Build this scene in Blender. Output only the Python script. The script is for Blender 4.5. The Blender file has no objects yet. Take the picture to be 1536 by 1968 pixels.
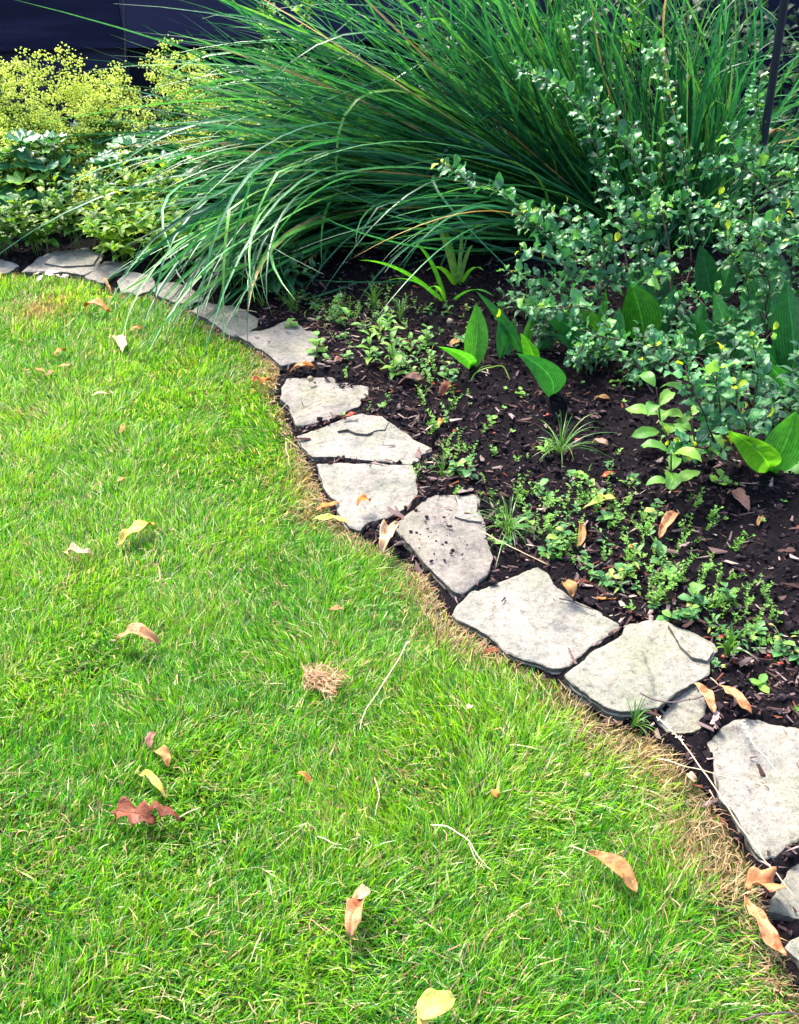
import bpy, math, random
import numpy as np
from mathutils import Vector, Matrix, noise
random.seed(7); rng = np.random.default_rng(7)
scn = bpy.context.scene
col = scn.collection
R = math.radians
# ------------------------------------------------------------------ camera, light, exposure
F, PW, PH, H, PITCH = 1700.0, 1536.0, 1968.0, 1.5, 36.0
cd = bpy.data.cameras.new('camera'); cam = bpy.data.objects.new('camera', cd); col.objects.link(cam)
cam.location = (0, 0, H); cam.rotation_euler = (R(90 - PITCH), 0, 0)
cd.sensor_fit = 'VERTICAL'; cd.sensor_height = 36; cd.sensor_width = 36 * PW / PH
cd.lens = F / PH * 36; cd.clip_end = 500; cd.clip_start = 0.02
scn.camera = cam
SUN_EL, SUN_AZ = 56, -34            # azimuth measured from +Y towards +X
w = bpy.data.worlds.new('World'); scn.world = w; w.use_nodes = True
wn = w.node_tree.nodes; bg = wn['Background']
sky = wn.new('ShaderNodeTexSky'); sky.sky_type = 'NISHITA'; sky.sun_disc = False
sky.sun_elevation = R(SUN_EL); sky.sun_rotation = R(SUN_AZ); sky.air_density = 1.0; sky.dust_density = 3.0; sky.ozone_density = 1.0
w.node_tree.links.new(sky.outputs[0], bg.inputs[0]); bg.inputs[1].default_value = 0.085
sd = bpy.data.lights.new('sun', 'SUN'); sun = bpy.data.objects.new('sun', sd); col.objects.link(sun)
sd.energy = 1.5; sd.angle = R(16); sd.color = (1.0, 0.92, 0.79)
sdir = Vector((math.sin(R(SUN_AZ)) * math.cos(R(SUN_EL)), math.cos(R(SUN_AZ)) * math.cos(R(SUN_EL)), math.sin(R(SUN_EL))))
sun.rotation_euler = sdir.to_track_quat('Z', 'Y').to_euler(); sun.location = sdir * 20
scn.view_settings.view_transform = 'Standard'; scn.view_settings.look = 'None'
scn.view_settings.exposure = 3.0; scn.view_settings.gamma = 1.0; scn.view_settings.use_curve_mapping = False
scn.render.engine = 'CYCLES'; scn.cycles.max_bounces = 8; scn.cycles.transparent_max_bounces = 8
# ------------------------------------------------------------------ pixel -> place
cP, sP = math.cos(R(PITCH)), math.sin(R(PITCH))
def ray(px, py):
    a, b = (px - PW / 2) / F, (PH / 2 - py) / F
    return Vector((a, cP + b * sP, -sP + b * cP))
def at(px, py, z=0.0):
    d = ray(px, py); t = (z - H) / d.z; return Vector((d.x * t, d.y * t, z))
def atY(px, py, Y):
    d = ray(px, py); t = Y / d.y; return Vector((d.x * t, Y, max(0.012, H + d.z * t)))
def scale_at(p):                       # pixels per metre at a point
    return F / (p.y * cP - (p.z - H) * sP)
U = random.uniform
# ------------------------------------------------------------------ materials
def newmat(name):
    m = bpy.data.materials.new(name); m.use_nodes = True
    nt = m.node_tree; nt.nodes.clear(); out = nt.nodes.new('ShaderNodeOutputMaterial'); return m, nt, out
def N(nt, typ, **kw):
    n = nt.nodes.new(typ)
    for k, v in kw.items(): setattr(n, k, v)
    return n
def mth(nt, op, a, b=None, c=None):
    n = N(nt, 'ShaderNodeMath', operation=op)
    for i, v in enumerate((a, b, c)):
        if v is None: continue
        if isinstance(v, (int, float)): n.inputs[i].default_value = v
        else: nt.links.new(v, n.inputs[i])
    return n.outputs[0]
def mixc(nt, f, a, b, mode='MIX'):
    n = N(nt, 'ShaderNodeMix', data_type='RGBA', blend_type=mode)
    for s, v in ((n.inputs[0], f), (n.inputs[6], a), (n.inputs[7], b)):
        if isinstance(v, (int, float)): s.default_value = v
        elif isinstance(v, tuple): s.default_value = (*v, 1)
        else: nt.links.new(v, s)
    return n.outputs[2]
def ramp(nt, fac, stops):
    n = N(nt, 'ShaderNodeValToRGB'); cr = n.color_ramp
    while len(cr.elements) < len(stops): cr.elements.new(0.5)
    for e, (p, c) in zip(cr.elements, stops): e.position = p; e.color = (*c, 1) if isinstance(c, tuple) else (c, c, c, 1)
    nt.links.new(fac, n.inputs[0]); return n.outputs[0]
def noi(nt, vec, scale, detail=3, rough=0.55):
    n = N(nt, 'ShaderNodeTexNoise'); n.inputs['Scale'].default_value = scale
    n.inputs['Detail'].default_value = detail; n.inputs['Roughness'].default_value = rough
    if vec is not None: nt.links.new(vec, n.inputs['Vector'])
    return n.outputs[0]
def leaf_mat(name, stops, vein='mid', rough=0.4, trans=0.35, spec=0.5, veincol=1.5, blotch=None, tcol=1.5):
    m, nt, out = newmat(name); L = nt.links.new
    oi = N(nt, 'ShaderNodeObjectInfo'); at_ = N(nt, 'ShaderNodeAttribute', attribute_name='rnd')
    r = mth(nt, 'FRACT', mth(nt, 'ADD', mth(nt, 'MULTIPLY', oi.outputs['Random'], 1.0), at_.outputs['Fac']))
    base = ramp(nt, r, stops)
    tc = N(nt, 'ShaderNodeTexCoord'); sx = N(nt, 'ShaderNodeSeparateXYZ'); L(tc.outputs['UV'], sx.inputs[0])
    u, v = sx.outputs[0], sx.outputs[1]
    e = mth(nt, 'ABSOLUTE', mth(nt, 'SUBTRACT', mth(nt, 'MULTIPLY', v, 2), 1))
    nz = noi(nt, tc.outputs['Object'], 60, 3)
    base = mixc(nt, 1.0, base, ramp(nt, nz, [(0.3, 0.7), (0.7, 1.25)]), 'MULTIPLY')
    h = None
    if vein in ('mid', 'pinnate', 'parallel'):
        mid = ramp(nt, e, [(0.0, 1.0), (0.09 if vein != 'mid' else 0.16, 0.0)])
        pat = mid
        if vein == 'pinnate':
            s = mth(nt, 'SINE', mth(nt, 'SUBTRACT', mth(nt, 'MULTIPLY', u, 42), mth(nt, 'MULTIPLY', e, 13)))
            pat = mth(nt, 'MAXIMUM', mid, mth(nt, 'MULTIPLY', ramp(nt, s, [(0.86, 0.0), (0.98, 1.0)]), 0.6))
        if vein == 'parallel':
            s = mth(nt, 'SINE', mth(nt, 'MULTIPLY', e, 44))
            pat = mth(nt, 'MAXIMUM', mid, mth(nt, 'MULTIPLY', ramp(nt, s, [(0.1, 0.0), (1.0, 1.0)]), 0.42))
        lit = mixc(nt, 1.0, base, (veincol, veincol, veincol * 0.9), 'MULTIPLY')
        base = mixc(nt, pat, base, lit); h = pat
    if blotch:
        nb = noi(nt, tc.outputs['Object'], blotch[0], 4)
        base = mixc(nt, ramp(nt, nb, [(0.5, 0.0), (0.62, 1.0)]), base, blotch[1])
    p = N(nt, 'ShaderNodeBsdfPrincipled'); L(base, p.inputs['Base Color'])
    p.inputs['Roughness'].default_value = rough; p.inputs['Specular IOR Level'].default_value = spec
    bp = N(nt, 'ShaderNodeBump'); bp.inputs['Strength'].default_value = 0.35; bp.inputs['Distance'].default_value = 0.002
    L(nz, bp.inputs['Height'])
    if h is not None:
        b2 = N(nt, 'ShaderNodeBump'); b2.inputs['Strength'].default_value = 0.5; b2.inputs['Distance'].default_value = 0.003; b2.invert = True
        L(h, b2.inputs['Height']); L(bp.outputs[0], b2.inputs['Normal']); bp = b2
    L(bp.outputs[0], p.inputs['Normal'])
    t = N(nt, 'ShaderNodeBsdfTranslucent'); L(mixc(nt, 1.0, base, (tcol * 1.1, tcol, 0.5 * tcol), 'MULTIPLY'), t.inputs['Color'])
    ms = N(nt, 'ShaderNodeMixShader'); ms.inputs[0].default_value = trans
    L(p.outputs[0], ms.inputs[1]); L(t.outputs[0], ms.inputs[2]); L(ms.outputs[0], out.inputs[0]); return m
def solid_mat(name, stops, scale=30, rough=0.7, spec=0.3, bump=0.3, detail=5, bscale=None, stretch=None):
    m, nt, out = newmat(name); L = nt.links.new
    tc = N(nt, 'ShaderNodeTexCoord'); vec = tc.outputs['Object']
    if stretch:
        mp = N(nt, 'ShaderNodeMapping'); mp.inputs['Scale'].default_value = stretch; L(vec, mp.inputs[0]); vec = mp.outputs[0]
    nz = noi(nt, vec, scale, detail)
    oi = N(nt, 'ShaderNodeObjectInfo'); a = N(nt, 'ShaderNodeAttribute', attribute_name='rnd')
    r = mth(nt, 'FRACT', mth(nt, 'ADD', oi.outputs['Random'], a.outputs['Fac']))
    f = mth(nt, 'ADD', mth(nt, 'MULTIPLY', nz, 0.6), mth(nt, 'MULTIPLY', r, 0.4))
    p = N(nt, 'ShaderNodeBsdfPrincipled'); L(ramp(nt, f, stops), p.inputs['Base Color'])
    p.inputs['Roughness'].default_value = rough; p.inputs['Specular IOR Level'].default_value = spec
    bp = N(nt, 'ShaderNodeBump'); bp.inputs['Strength'].default_value = bump; bp.inputs['Distance'].default_value = 0.004
    L(noi(nt, vec, bscale or scale * 3, 4), bp.inputs['Height']); L(bp.outputs[0], p.inputs['Normal'])
    L(p.outputs[0], out.inputs[0]); return m
def vcol_mat(name, rough=0.5, trans=0.4, spec=0.4):
    m, nt, out = newmat(name); L = nt.links.new
    a = N(nt, 'ShaderNodeAttribute', attribute_name='tint')
    p = N(nt, 'ShaderNodeBsdfPrincipled'); L(a.outputs['Color'], p.inputs['Base Color'])
    p.inputs['Roughness'].default_value = rough; p.inputs['Specular IOR Level'].default_value = spec
    if trans:
        t = N(nt, 'ShaderNodeBsdfTranslucent'); L(mixc(nt, 1.0, a.outputs['Color'], (1.5, 1.4, 0.7), 'MULTIPLY'), t.inputs['Color'])
        ms = N(nt, 'ShaderNodeMixShader'); ms.inputs[0].default_value = trans
        L(p.outputs[0], ms.inputs[1]); L(t.outputs[0], ms.inputs[2]); L(ms.outputs[0], out.inputs[0])
    else: L(p.outputs[0], out.inputs[0])
    return m
# ------------------------------------------------------------------ mesh builders
class MB:
    def __init__(s): s.v = []; s.f = []; s.uv = []; s.r = []
    def add(s, verts, faces, uvs=None, rnd=None):
        o = len(s.v); s.v += [tuple(p) for p in verts]; s.f += [tuple(i + o for i in f) for f in faces]
        s.uv += uvs if uvs else [(0.5, 0.3)] * len(verts)
        r = random.random() if rnd is None else rnd; s.r += [r] * len(verts); return s
    def mesh(s, name, mat, smooth=True, userand=True):
        me = bpy.data.meshes.new(name); me.from_pydata(s.v, [], s.f)
        if s.f:
            ul = me.uv_layers.new(name='UVMap'); li = np.empty(len(me.loops), dtype=np.int32); me.loops.foreach_get('vertex_index', li)
            ul.data.foreach_set('uv', np.array(s.uv, dtype=np.float32)[li].ravel())
        if userand:
            a = me.attributes.new('rnd', 'FLOAT', 'POINT'); a.data.foreach_set('value', np.array(s.r, dtype=np.float32))
        me.polygons.foreach_set('use_smooth', [smooth] * len(me.polygons))
        me.materials.append(mat); me.update(); return me
def npmesh(name, V, T, mat, tint=None, smooth=True):
    me = bpy.data.meshes.new(name); me.vertices.add(len(V)); me.vertices.foreach_set('co', V.astype(np.float32).ravel())
    me.loops.add(T.size); me.loops.foreach_set('vertex_index', T.astype(np.int32).ravel())
    k = T.shape[1]; me.polygons.add(len(T)); me.polygons.foreach_set('loop_start', np.arange(0, T.size, k, dtype=np.int32))
    me.update(calc_edges=True)
    me.polygons.foreach_set('use_smooth', np.full(len(T), smooth, dtype=bool))
    if tint is not None:
        a = me.color_attributes.new('tint', 'FLOAT_COLOR', 'POINT')
        a.data.foreach_set('color', np.c_[tint, np.ones(len(tint))].astype(np.float32).ravel())
    me.materials.append(mat); return me
def link(name, me, parent=None, M=None):
    o = bpy.data.objects.new(name, me); col.objects.link(o)
    if parent is not None: o.parent = parent
    if M is not None: o.matrix_basis = M
    return o
LABELS = set()
def tag(o, label=None, cat=None, group=None, kind=None):
    if label: o['label'] = label
    if cat: o['category'] = cat
    if group: o['group'] = group
    if kind: o['kind'] = kind
    return o
def empty(name, loc, label, cat, group=None):
    o = link(name, None, None, Matrix.Translation(loc)); o.empty_display_size = 0.05; return tag(o, label, cat, group)
def child(name, me, root, M=None, kind=None):       # M in world coordinates
    inv = root.matrix_basis.inverted(); o = link(name, me, root, inv @ (M if M is not None else Matrix()))
    if kind: o['kind'] = kind
    return o
def shape(kind, t):
    if kind == 'blade': return min(1, 0.45 + t * 3) * (1 - t ** 3.5) ** 0.9 if t < 1 else 0
    if kind == 'ell': return max(0, math.sin(math.pi * min(1, t * 0.97 + 0.015))) ** 0.75
    if kind == 'ovate': return max(0, math.sin(math.pi * t ** 0.75)) ** 0.85
    if kind == 'obovate': return max(0, math.sin(math.pi * t ** 1.25)) ** 0.7
    if kind == 'lily': return (max(0, math.sin(math.pi * t ** .85)) ** .8) * (1 - .25 * t ** 4) if t < 1 else 0
    if kind == 'lobed': return max(0, math.sin(math.pi * t)) ** .45 * (.42 + .75 * abs(((t * 2.7 + .25) % 1) * 2 - 1))
    if kind == 'lance': return max(0, math.sin(math.pi * t ** 0.8)) ** 1.2
def ribbon(pts, width, kind='blade', side=None, ny=2, fold=0.15, roll=0.0, wave=0.0, wn=3, serr=0.0, holes=0):
    n = len(pts); V = []; UV = []
    ph = U(0, 6)
    for i, p in enumerate(pts):
        t = i / (n - 1); T = (pts[min(i + 1, n - 1)] - pts[max(i - 1, 0)]).normalized()
        s = side if side is not None else Vector((0, 0, 1)).cross(T)
        if s.length < 1e-4: s = Vector((1, 0, 0))
        s = (s - T * s.dot(T)).normalized()
        if roll: s = Matrix.Rotation(roll * (0.4 + 0.6 * t), 3, T) @ s
        nr = T.cross(s)
        wd = width / 2 * shape(kind, t)
        if i == n - 1: wd = width * 0.01
        if i == 0: wd = max(wd, width * 0.06)
        if serr and 0 < i < n - 1: wd *= 1 + serr * (1 if i % 2 else -1)
        for j in range(ny + 1):
            q = 2 * j / ny - 1
            V.append(p + s * (wd * q) + nr * (fold * wd * abs(q) + wave * width * math.sin(t * wn * 6.28 + ph + (1.6 if q > 0 else 0)) * q * q))
            UV.append((t, (q + 1) / 2))
    Fc = [(i * (ny + 1) + j, i * (ny + 1) + j + 1, (i + 1) * (ny + 1) + j + 1, (i + 1) * (ny + 1) + j) for i in range(n - 1) for j in range(ny)]
    return V, Fc, UV
def bez(a, m, b, n):                                # passes through m at t=.5
    c = m * 2 - (a + b) * 0.5
    return [a * (1 - t) ** 2 + c * 2 * t * (1 - t) + b * t * t for t in [i / (n - 1) for i in range(n)]]
def smooth_line(P, n):                              # Catmull-Rom
    P = [P[0] * 2 - P[1]] + P + [P[-1] * 2 - P[-2]]; out = []
    m = len(P) - 3
    for k in range(n):
        x = k / (n - 1) * m; i = min(int(x), m - 1); t = x - i; a, b, c, d = P[i:i + 4]
        out.append(0.5 * ((2 * b) + (c - a) * t + (2 * a - 5 * b + 4 * c - d) * t * t + (3 * b - a - 3 * c + d) * t ** 3))
    return out
def tube(pts, r0, r1, k=5):
    V = []; n = len(pts)
    for i, p in enumerate(pts):
        T = (pts[min(i + 1, n - 1)] - pts[max(i - 1, 0)]).normalized()
        a = T.orthogonal().normalized() if abs(T.z) > 0.9 else Vector((0, 0, 1)).cross(T).normalized(); b = T.cross(a)
        r = r0 + (r1 - r0) * i / (n - 1)
        V += [p + (a * math.cos(6.2832 * j / k) + b * math.sin(6.2832 * j / k)) * r for j in range(k)]
    Fc = [(i * k + j, i * k + (j + 1) % k, (i + 1) * k + (j + 1) % k, (i + 1) * k + j) for i in range(n - 1) for j in range(k)]
    Fc += [tuple(range(k))[::-1], tuple(range((n - 1) * k, n * k))]
    return V, Fc
def frame(loc, d, up, s=1.0):
    x = d.normalized(); y = up.cross(x)
    if y.length < 1e-3: y = x.orthogonal()
    y.normalize(); z = x.cross(y)
    M = Matrix((x, y, z)).transposed().to_4x4(); return Matrix.Translation(loc) @ M @ Matrix.Scale(s, 4)
def boxv(x0, x1, y0, y1, z0, z1):
    V = [Vector((x, y, z)) for z in (z0, z1) for y in (y0, y1) for x in (x0, x1)]
    return V, [(0, 2, 3, 1), (4, 5, 7, 6), (0, 1, 5, 4), (2, 6, 7, 3), (0, 4, 6, 2), (1, 3, 7, 5)]
def leafvariants(n, name, mat, L=1.0, W=0.5, kind='ell', nx=7, ny=4, fold=0.25, arch=0.12, wave=0.05, serr=0, wn=2, pet=0.0):
    out = []
    for i in range(n):
        a = arch * U(0.3, 1.6); P = [Vector((t * L, math.sin(t * 2 + U(0, .01)) * 0.03 * U(-1, 1), a * 4 * t * (1 - t) * L - 0.1 * t * t * L * U(0, 1.5))) for t in [k / (nx - 1) for k in range(nx)]]
        mb = MB().add(*ribbon(P, W * U(.88, 1.12), kind, side=Vector((0, 1, 0)), ny=ny, fold=fold * U(.5, 1.5), wave=wave, wn=wn, serr=serr), rnd=0.0)
        if pet:
            mb.add(*tube([Vector((-pet, 0, -pet * .2)), Vector((0.03, 0, 0.0))], 0.018 * L, 0.014 * L, 3))
        out.append(mb.mesh(name, mat))
    return out
# ------------------------------------------------------------------ lawn edge and side test
EDGE = [(-700, 560), (-300, 535), (0, 527), (100, 530), (165, 540), (200, 550), (235, 568), (310, 578), (365, 602), (440, 652), (500, 678), (538, 710), (530, 760),
        (562, 832), (580, 880), (615, 945), (650, 1005), (690, 1040), (760, 1070), (820, 1112), (865, 1190), (950, 1255), (1060, 1305), (1110, 1345),
        (1160, 1385), (1240, 1415), (1290, 1450), (1350, 1520), (1410, 1610), (1460, 1690), (1470, 1770), (1500, 1850), (1560, 1960), (1660, 2200)]
EG = np.array([at(*p)[:2] for p in EDGE])
POLY = np.vstack([EG, [[EG[-1][0], -3], [-8, -3], [-8, EG[0][1]]]])
def inside(P):
    x, y = P[:, 0], P[:, 1]; r = np.zeros(len(P), bool); n = len(POLY); j = n - 1
    for i in range(n):
        xi, yi = POLY[i]; xj, yj = POLY[j]
        c = ((yi > y) != (yj > y)) & (x < (xj - xi) * (y - yi) / (yj - yi + 1e-12) + xi); r ^= c; j = i
    return r
def edist(P):
    d = np.full(len(P), 1e9)
    for a, b in zip(EG[:-1], EG[1:]):
        ab = b - a; t = np.clip(((P - a) @ ab) / (ab @ ab), 0, 1); q = P - (a + t[:, None] * ab)
        d = np.minimum(d, np.hypot(q[:, 0], q[:, 1]))
    return d
def fld(P, s, seed):                                # cheap smooth random field, about -1..1
    r = np.random.default_rng(seed); o = np.zeros(len(P))
    for k in range(7):
        a = r.uniform(0, 6.28); f = s * r.uniform(0.6, 1.7); o += np.sin((P[:, 0] * math.cos(a) + P[:, 1] * math.sin(a)) * f + r.uniform(0, 6.28))
    return o / 3.2
STONES = [
 ([(-70, 500), (-20, 492), (0, 497), (37, 510), (17, 523), (0, 526), (-60, 530)], 'small pale flagstone at the very left end of the stone edging'),
 ([(40, 525), (75, 495), (105, 484), (165, 476), (200, 490), (188, 518), (160, 528), (100, 521)], 'grey flagstone under the yellow-green leafy plant with white flakes in front'),
 ([(162, 532), (200, 502), (245, 503), (252, 516), (220, 526), (200, 545)], 'small pointed flagstone just left of the drooping grass tips'),
 ([(225, 539), (250, 523), (293, 530), (300, 548), (287, 560), (265, 567), (232, 560)], 'small flagstone where the first drooping grass tips cross the edging'),
 ([(293, 561), (306, 545), (340, 543), (378, 560), (392, 576), (363, 586), (336, 580), (309, 572)], 'flagstone mostly hidden under the drooping grass blades'),
 ([(366, 597), (393, 580), (461, 590), (498, 615), (496, 629), (449, 649), (434, 644), (414, 622)], 'brownish grey flagstone in shade below the dark leafy plants'),
 ([(457, 644), (468, 638), (505, 635), (552, 617), (568, 617), (588, 635), (607, 637), (613, 656), (609, 680), (601, 699), (564, 698), (542, 703), (498, 670)], 'grey green flagstone with weeds growing over its right side'),
 ([(554, 727), (595, 726), (640, 724), (650, 734), (685, 738), (710, 743), (707, 758), (689, 783), (642, 804), (595, 818), (568, 820), (558, 785), (539, 766), (541, 746)], 'flagstone with bark bits and dry straw lying across it'),
 ([(572, 838), (607, 826), (642, 811), (693, 794), (724, 803), (744, 809), (771, 828), (798, 846), (830, 861), (828, 869), (810, 876), (804, 889), (783, 891), (705, 886), (642, 878), (603, 878), (584, 860)], 'wide pointed flagstone with a flaked ridge across its top'),
 ([(607, 892), (642, 891), (705, 892), (794, 895), (801, 914), (803, 949), (794, 968), (748, 994), (705, 1005), (693, 1019), (670, 1011), (650, 984), (646, 966), (623, 938)], 'flagstone with a small curled orange leaf lying on it'),
 ([(763, 1020), (762, 1008), (791, 982), (822, 957), (845, 949), (877, 950), (916, 949), (923, 961), (921, 980), (929, 996), (936, 1030), (946, 1068), (942, 1100), (938, 1110), (912, 1126), (888, 1146), (868, 1136), (825, 1092), (778, 1042)], 'long flagstone with soil crumbs on it beside the curled peach leaf'),
 ([(871, 1182), (880, 1160), (907, 1137), (950, 1122), (1032, 1088), (1054, 1101), (1065, 1125), (1103, 1155), (1141, 1169), (1168, 1186), (1195, 1200), (1190, 1210), (1160, 1228), (1138, 1242), (1117, 1264), (1090, 1281), (1065, 1287), (1027, 1272), (972, 1250), (956, 1234), (918, 1211), (880, 1192)], 'broad beige flagstone with a small tan leaf at its back edge'),
 ([(1085, 1298), (1114, 1275), (1143, 1249), (1170, 1236), (1195, 1220), (1206, 1199), (1244, 1191), (1277, 1193), (1320, 1210), (1348, 1223), (1375, 1237), (1380, 1250), (1367, 1272), (1361, 1294), (1331, 1316), (1288, 1337), (1266, 1359), (1239, 1367), (1190, 1370), (1168, 1362), (1152, 1348), (1119, 1327)], 'large rounded grey flagstone with a thin dark twig across its front'),
 ([(1256, 1378), (1277, 1350), (1304, 1328), (1337, 1310), (1356, 1325), (1357, 1370), (1350, 1403), (1315, 1411), (1282, 1404)], 'small low flagstone tucked under the edge of the large rounded one'),
 ([(1356, 1424), (1375, 1406), (1402, 1387), (1446, 1378), (1484, 1392), (1545, 1405), (1600, 1440), (1612, 1560), (1570, 1596), (1536, 1612), (1495, 1646), (1468, 1649), (1451, 1631), (1419, 1577), (1386, 1528), (1372, 1463)], 'large flagstone cut by the frame edge with long straw stalks over it'),
 ([(1480, 1752), (1488, 1725), (1503, 1697), (1525, 1665), (1560, 1645), (1650, 1680), (1660, 1780), (1570, 1775), (1510, 1763)], 'flagstone beside the curled orange leaf in the lower corner'),
 ([(1508, 1822), (1522, 1806), (1560, 1790), (1640, 1800), (1640, 1900), (1560, 1885), (1536, 1845)], 'lowest flagstone, only a sliver in view beside the long peach leaf'),
]
STONE_PX = [p for p, _ in STONES]
# ------------------------------------------------------------------ ground
def ground_mat(name, stops, sc):
    m, nt, out = newmat(name); L = nt.links.new
    g = N(nt, 'ShaderNodeNewGeometry'); n1 = noi(nt, g.outputs['Position'], sc, 6, 0.65); n2 = noi(nt, g.outputs['Position'], sc * 9, 5, 0.7)
    p = N(nt, 'ShaderNodeBsdfPrincipled')
    L(ramp(nt, mth(nt, 'ADD', mth(nt, 'MULTIPLY', n1, 0.5), mth(nt, 'MULTIPLY', n2, 0.5)), stops), p.inputs['Base Color'])
    p.inputs['Roughness'].default_value = 0.95; p.inputs['Specular IOR Level'].default_value = 0.06
    bp = N(nt, 'ShaderNodeBump'); bp.inputs['Distance'].default_value = 0.01; bp.inputs['Strength'].default_value = 0.8
    L(n2, bp.inputs['Height']); L(bp.outputs[0], p.inputs['Normal']); L(p.outputs[0], out.inputs[0]); return m
m_thatch = ground_mat('lawn_soil', [(0.35, (0.014, 0.014, 0.006)), (0.5, (0.04, 0.045, 0.012)), (0.65, (0.12, 0.09, 0.045))], 25)
m_soil = ground_mat('bed_soil', [(0.38, (0.003, 0.0025, 0.004)), (0.52, (0.007, 0.0055, 0.0075)), (0.68, (0.018, 0.013, 0.014))], 22)
mb = MB(); mb.add([(-120, -60, 0), (120, -60, 0), (120, 160, 0), (-120, 160, 0)], [(0, 1, 2, 3)])
tag(link('ground', mb.mesh('ground', m_thatch)), 'lawn ground under the mown grass', kind='structure')
gx = np.arange(-4.0, 3.6, 0.02); gy = np.arange(0.2, 6.3, 0.02); X, Y = np.meshgrid(gx, gy); P2 = np.c_[X.ravel(), Y.ravel()]
ins = inside(P2); ed = edist(P2)
hz = 0.004 + 0.007 * fld(P2, 40, 1) + 0.006 * fld(P2, 110, 2) + 0.012 * fld(P2, 9, 3) + 0.012 + 0.008 * np.abs(fld(P2, 200, 4))
hz = np.where(ins, -0.03 * np.clip(ed / 0.03, 0, 1) + 0.004, 0.004 + np.clip(ed / 0.06, 0, 1) * np.clip(hz, 0.002, .06))
for pg_ in STONE_PX:
    S = np.array([at(x, y, 0.028)[:2] for x, y in pg_]); c_ = S.mean(0); dq = P2 - c_
    mm = np.hypot(dq[:, 0], dq[:, 1]) < np.hypot(*(S - c_).T).max() + .02; x, y = P2[mm, 0], P2[mm, 1]; q = np.zeros(mm.sum(), bool); j = len(S) - 1
    for i in range(len(S)):
        xi, yi = S[i]; xj, yj = S[j]; q ^= ((yi > y) != (yj > y)) & (x < (xj - xi) * (y - yi) / (yj - yi + 1e-12) + xi); j = i
    ix = np.where(mm)[0][q]; hz[ix] = np.minimum(hz[ix], .006)
nx_, ny_ = len(gx), len(gy); idx = np.arange(nx_ * ny_).reshape(ny_, nx_)
Q = np.c_[idx[:-1, :-1].ravel(), idx[:-1, 1:].ravel(), idx[1:, 1:].ravel(), idx[1:, :-1].ravel()]
keep = (ed[Q] < 0.06).any(1) | (~ins[Q]).any(1); Q = Q[keep]
me = npmesh('soil', np.c_[P2, hz], Q, m_soil); bed = tag(link('soil', me), 'dark damp soil of the planting bed', kind='structure')
def bedz(x, y):
    p = np.array([[x, y]]); 
    i = int(round((x - gx[0]) / 0.02)); j = int(round((y - gy[0]) / 0.02))
    if 0 <= i < nx_ and 0 <= j < ny_: return float(hz[j * nx_ + i])
    return 0.0
# ------------------------------------------------------------------ fence
m_wood = solid_mat('dark_stained_timber', [(0.3, (0.003, 0.003, 0.014)), (0.48, (0.007, 0.008, 0.030)), (0.66, (0.024, 0.023, 0.060))], 9, 0.75, 0.12, 0.6, 9, 40, (.12, 1, 1))
A = at(0, 97, 0.66); B = at(430, 85, 0.66); fd = (B - A).normalized(); fn = Vector((fd.y, -fd.x, 0))  # fn points to camera
fo = A - fd * 2.0; fo.z = 0
fr = empty('timber_fence', fo, 'dark stained timber fence of wide horizontal boards behind the planting bed', 'fence')
Mf = Matrix((fd, -fn, Vector((0, 0, 1)))).transposed().to_4x4(); Mf = Matrix.Translation(fo) @ Mf
fr.matrix_basis = Mf
for k, (z0, z1, off) in enumerate(((0.03, 0.22, 0.07), (0.223, 0.42, 0.07), (0.423, 0.70, 0.07), (0.655, 1.00, 0.0), (1.003, 1.34, 0.0), (1.343, 1.66, 0.0))):
    for s_ in range(3):
        x0 = -0.6 + s_ * 3.3; mb = MB().add(*boxv(x0 + 0.002, x0 + 3.298, off, off + 0.035, z0, z1), rnd=0); link('board', mb.mesh('board', m_wood, False), fr)
mb = MB().add(*boxv(-0.6, 9.3, 0.107, 0.12, 0.02, 1.65), rnd=0); link('light_block_panel', mb.mesh('light_block_panel', m_wood, False), fr)  # unseen panel, added to stop light showing through the board gaps
for s_ in range(5):
    mb = MB().add(*boxv(s_ * 2.2 - 0.55, s_ * 2.2 - 0.45, 0.122, 0.22, 0, 1.72), rnd=0); link('post', mb.mesh('post', m_wood, False), fr)
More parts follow.
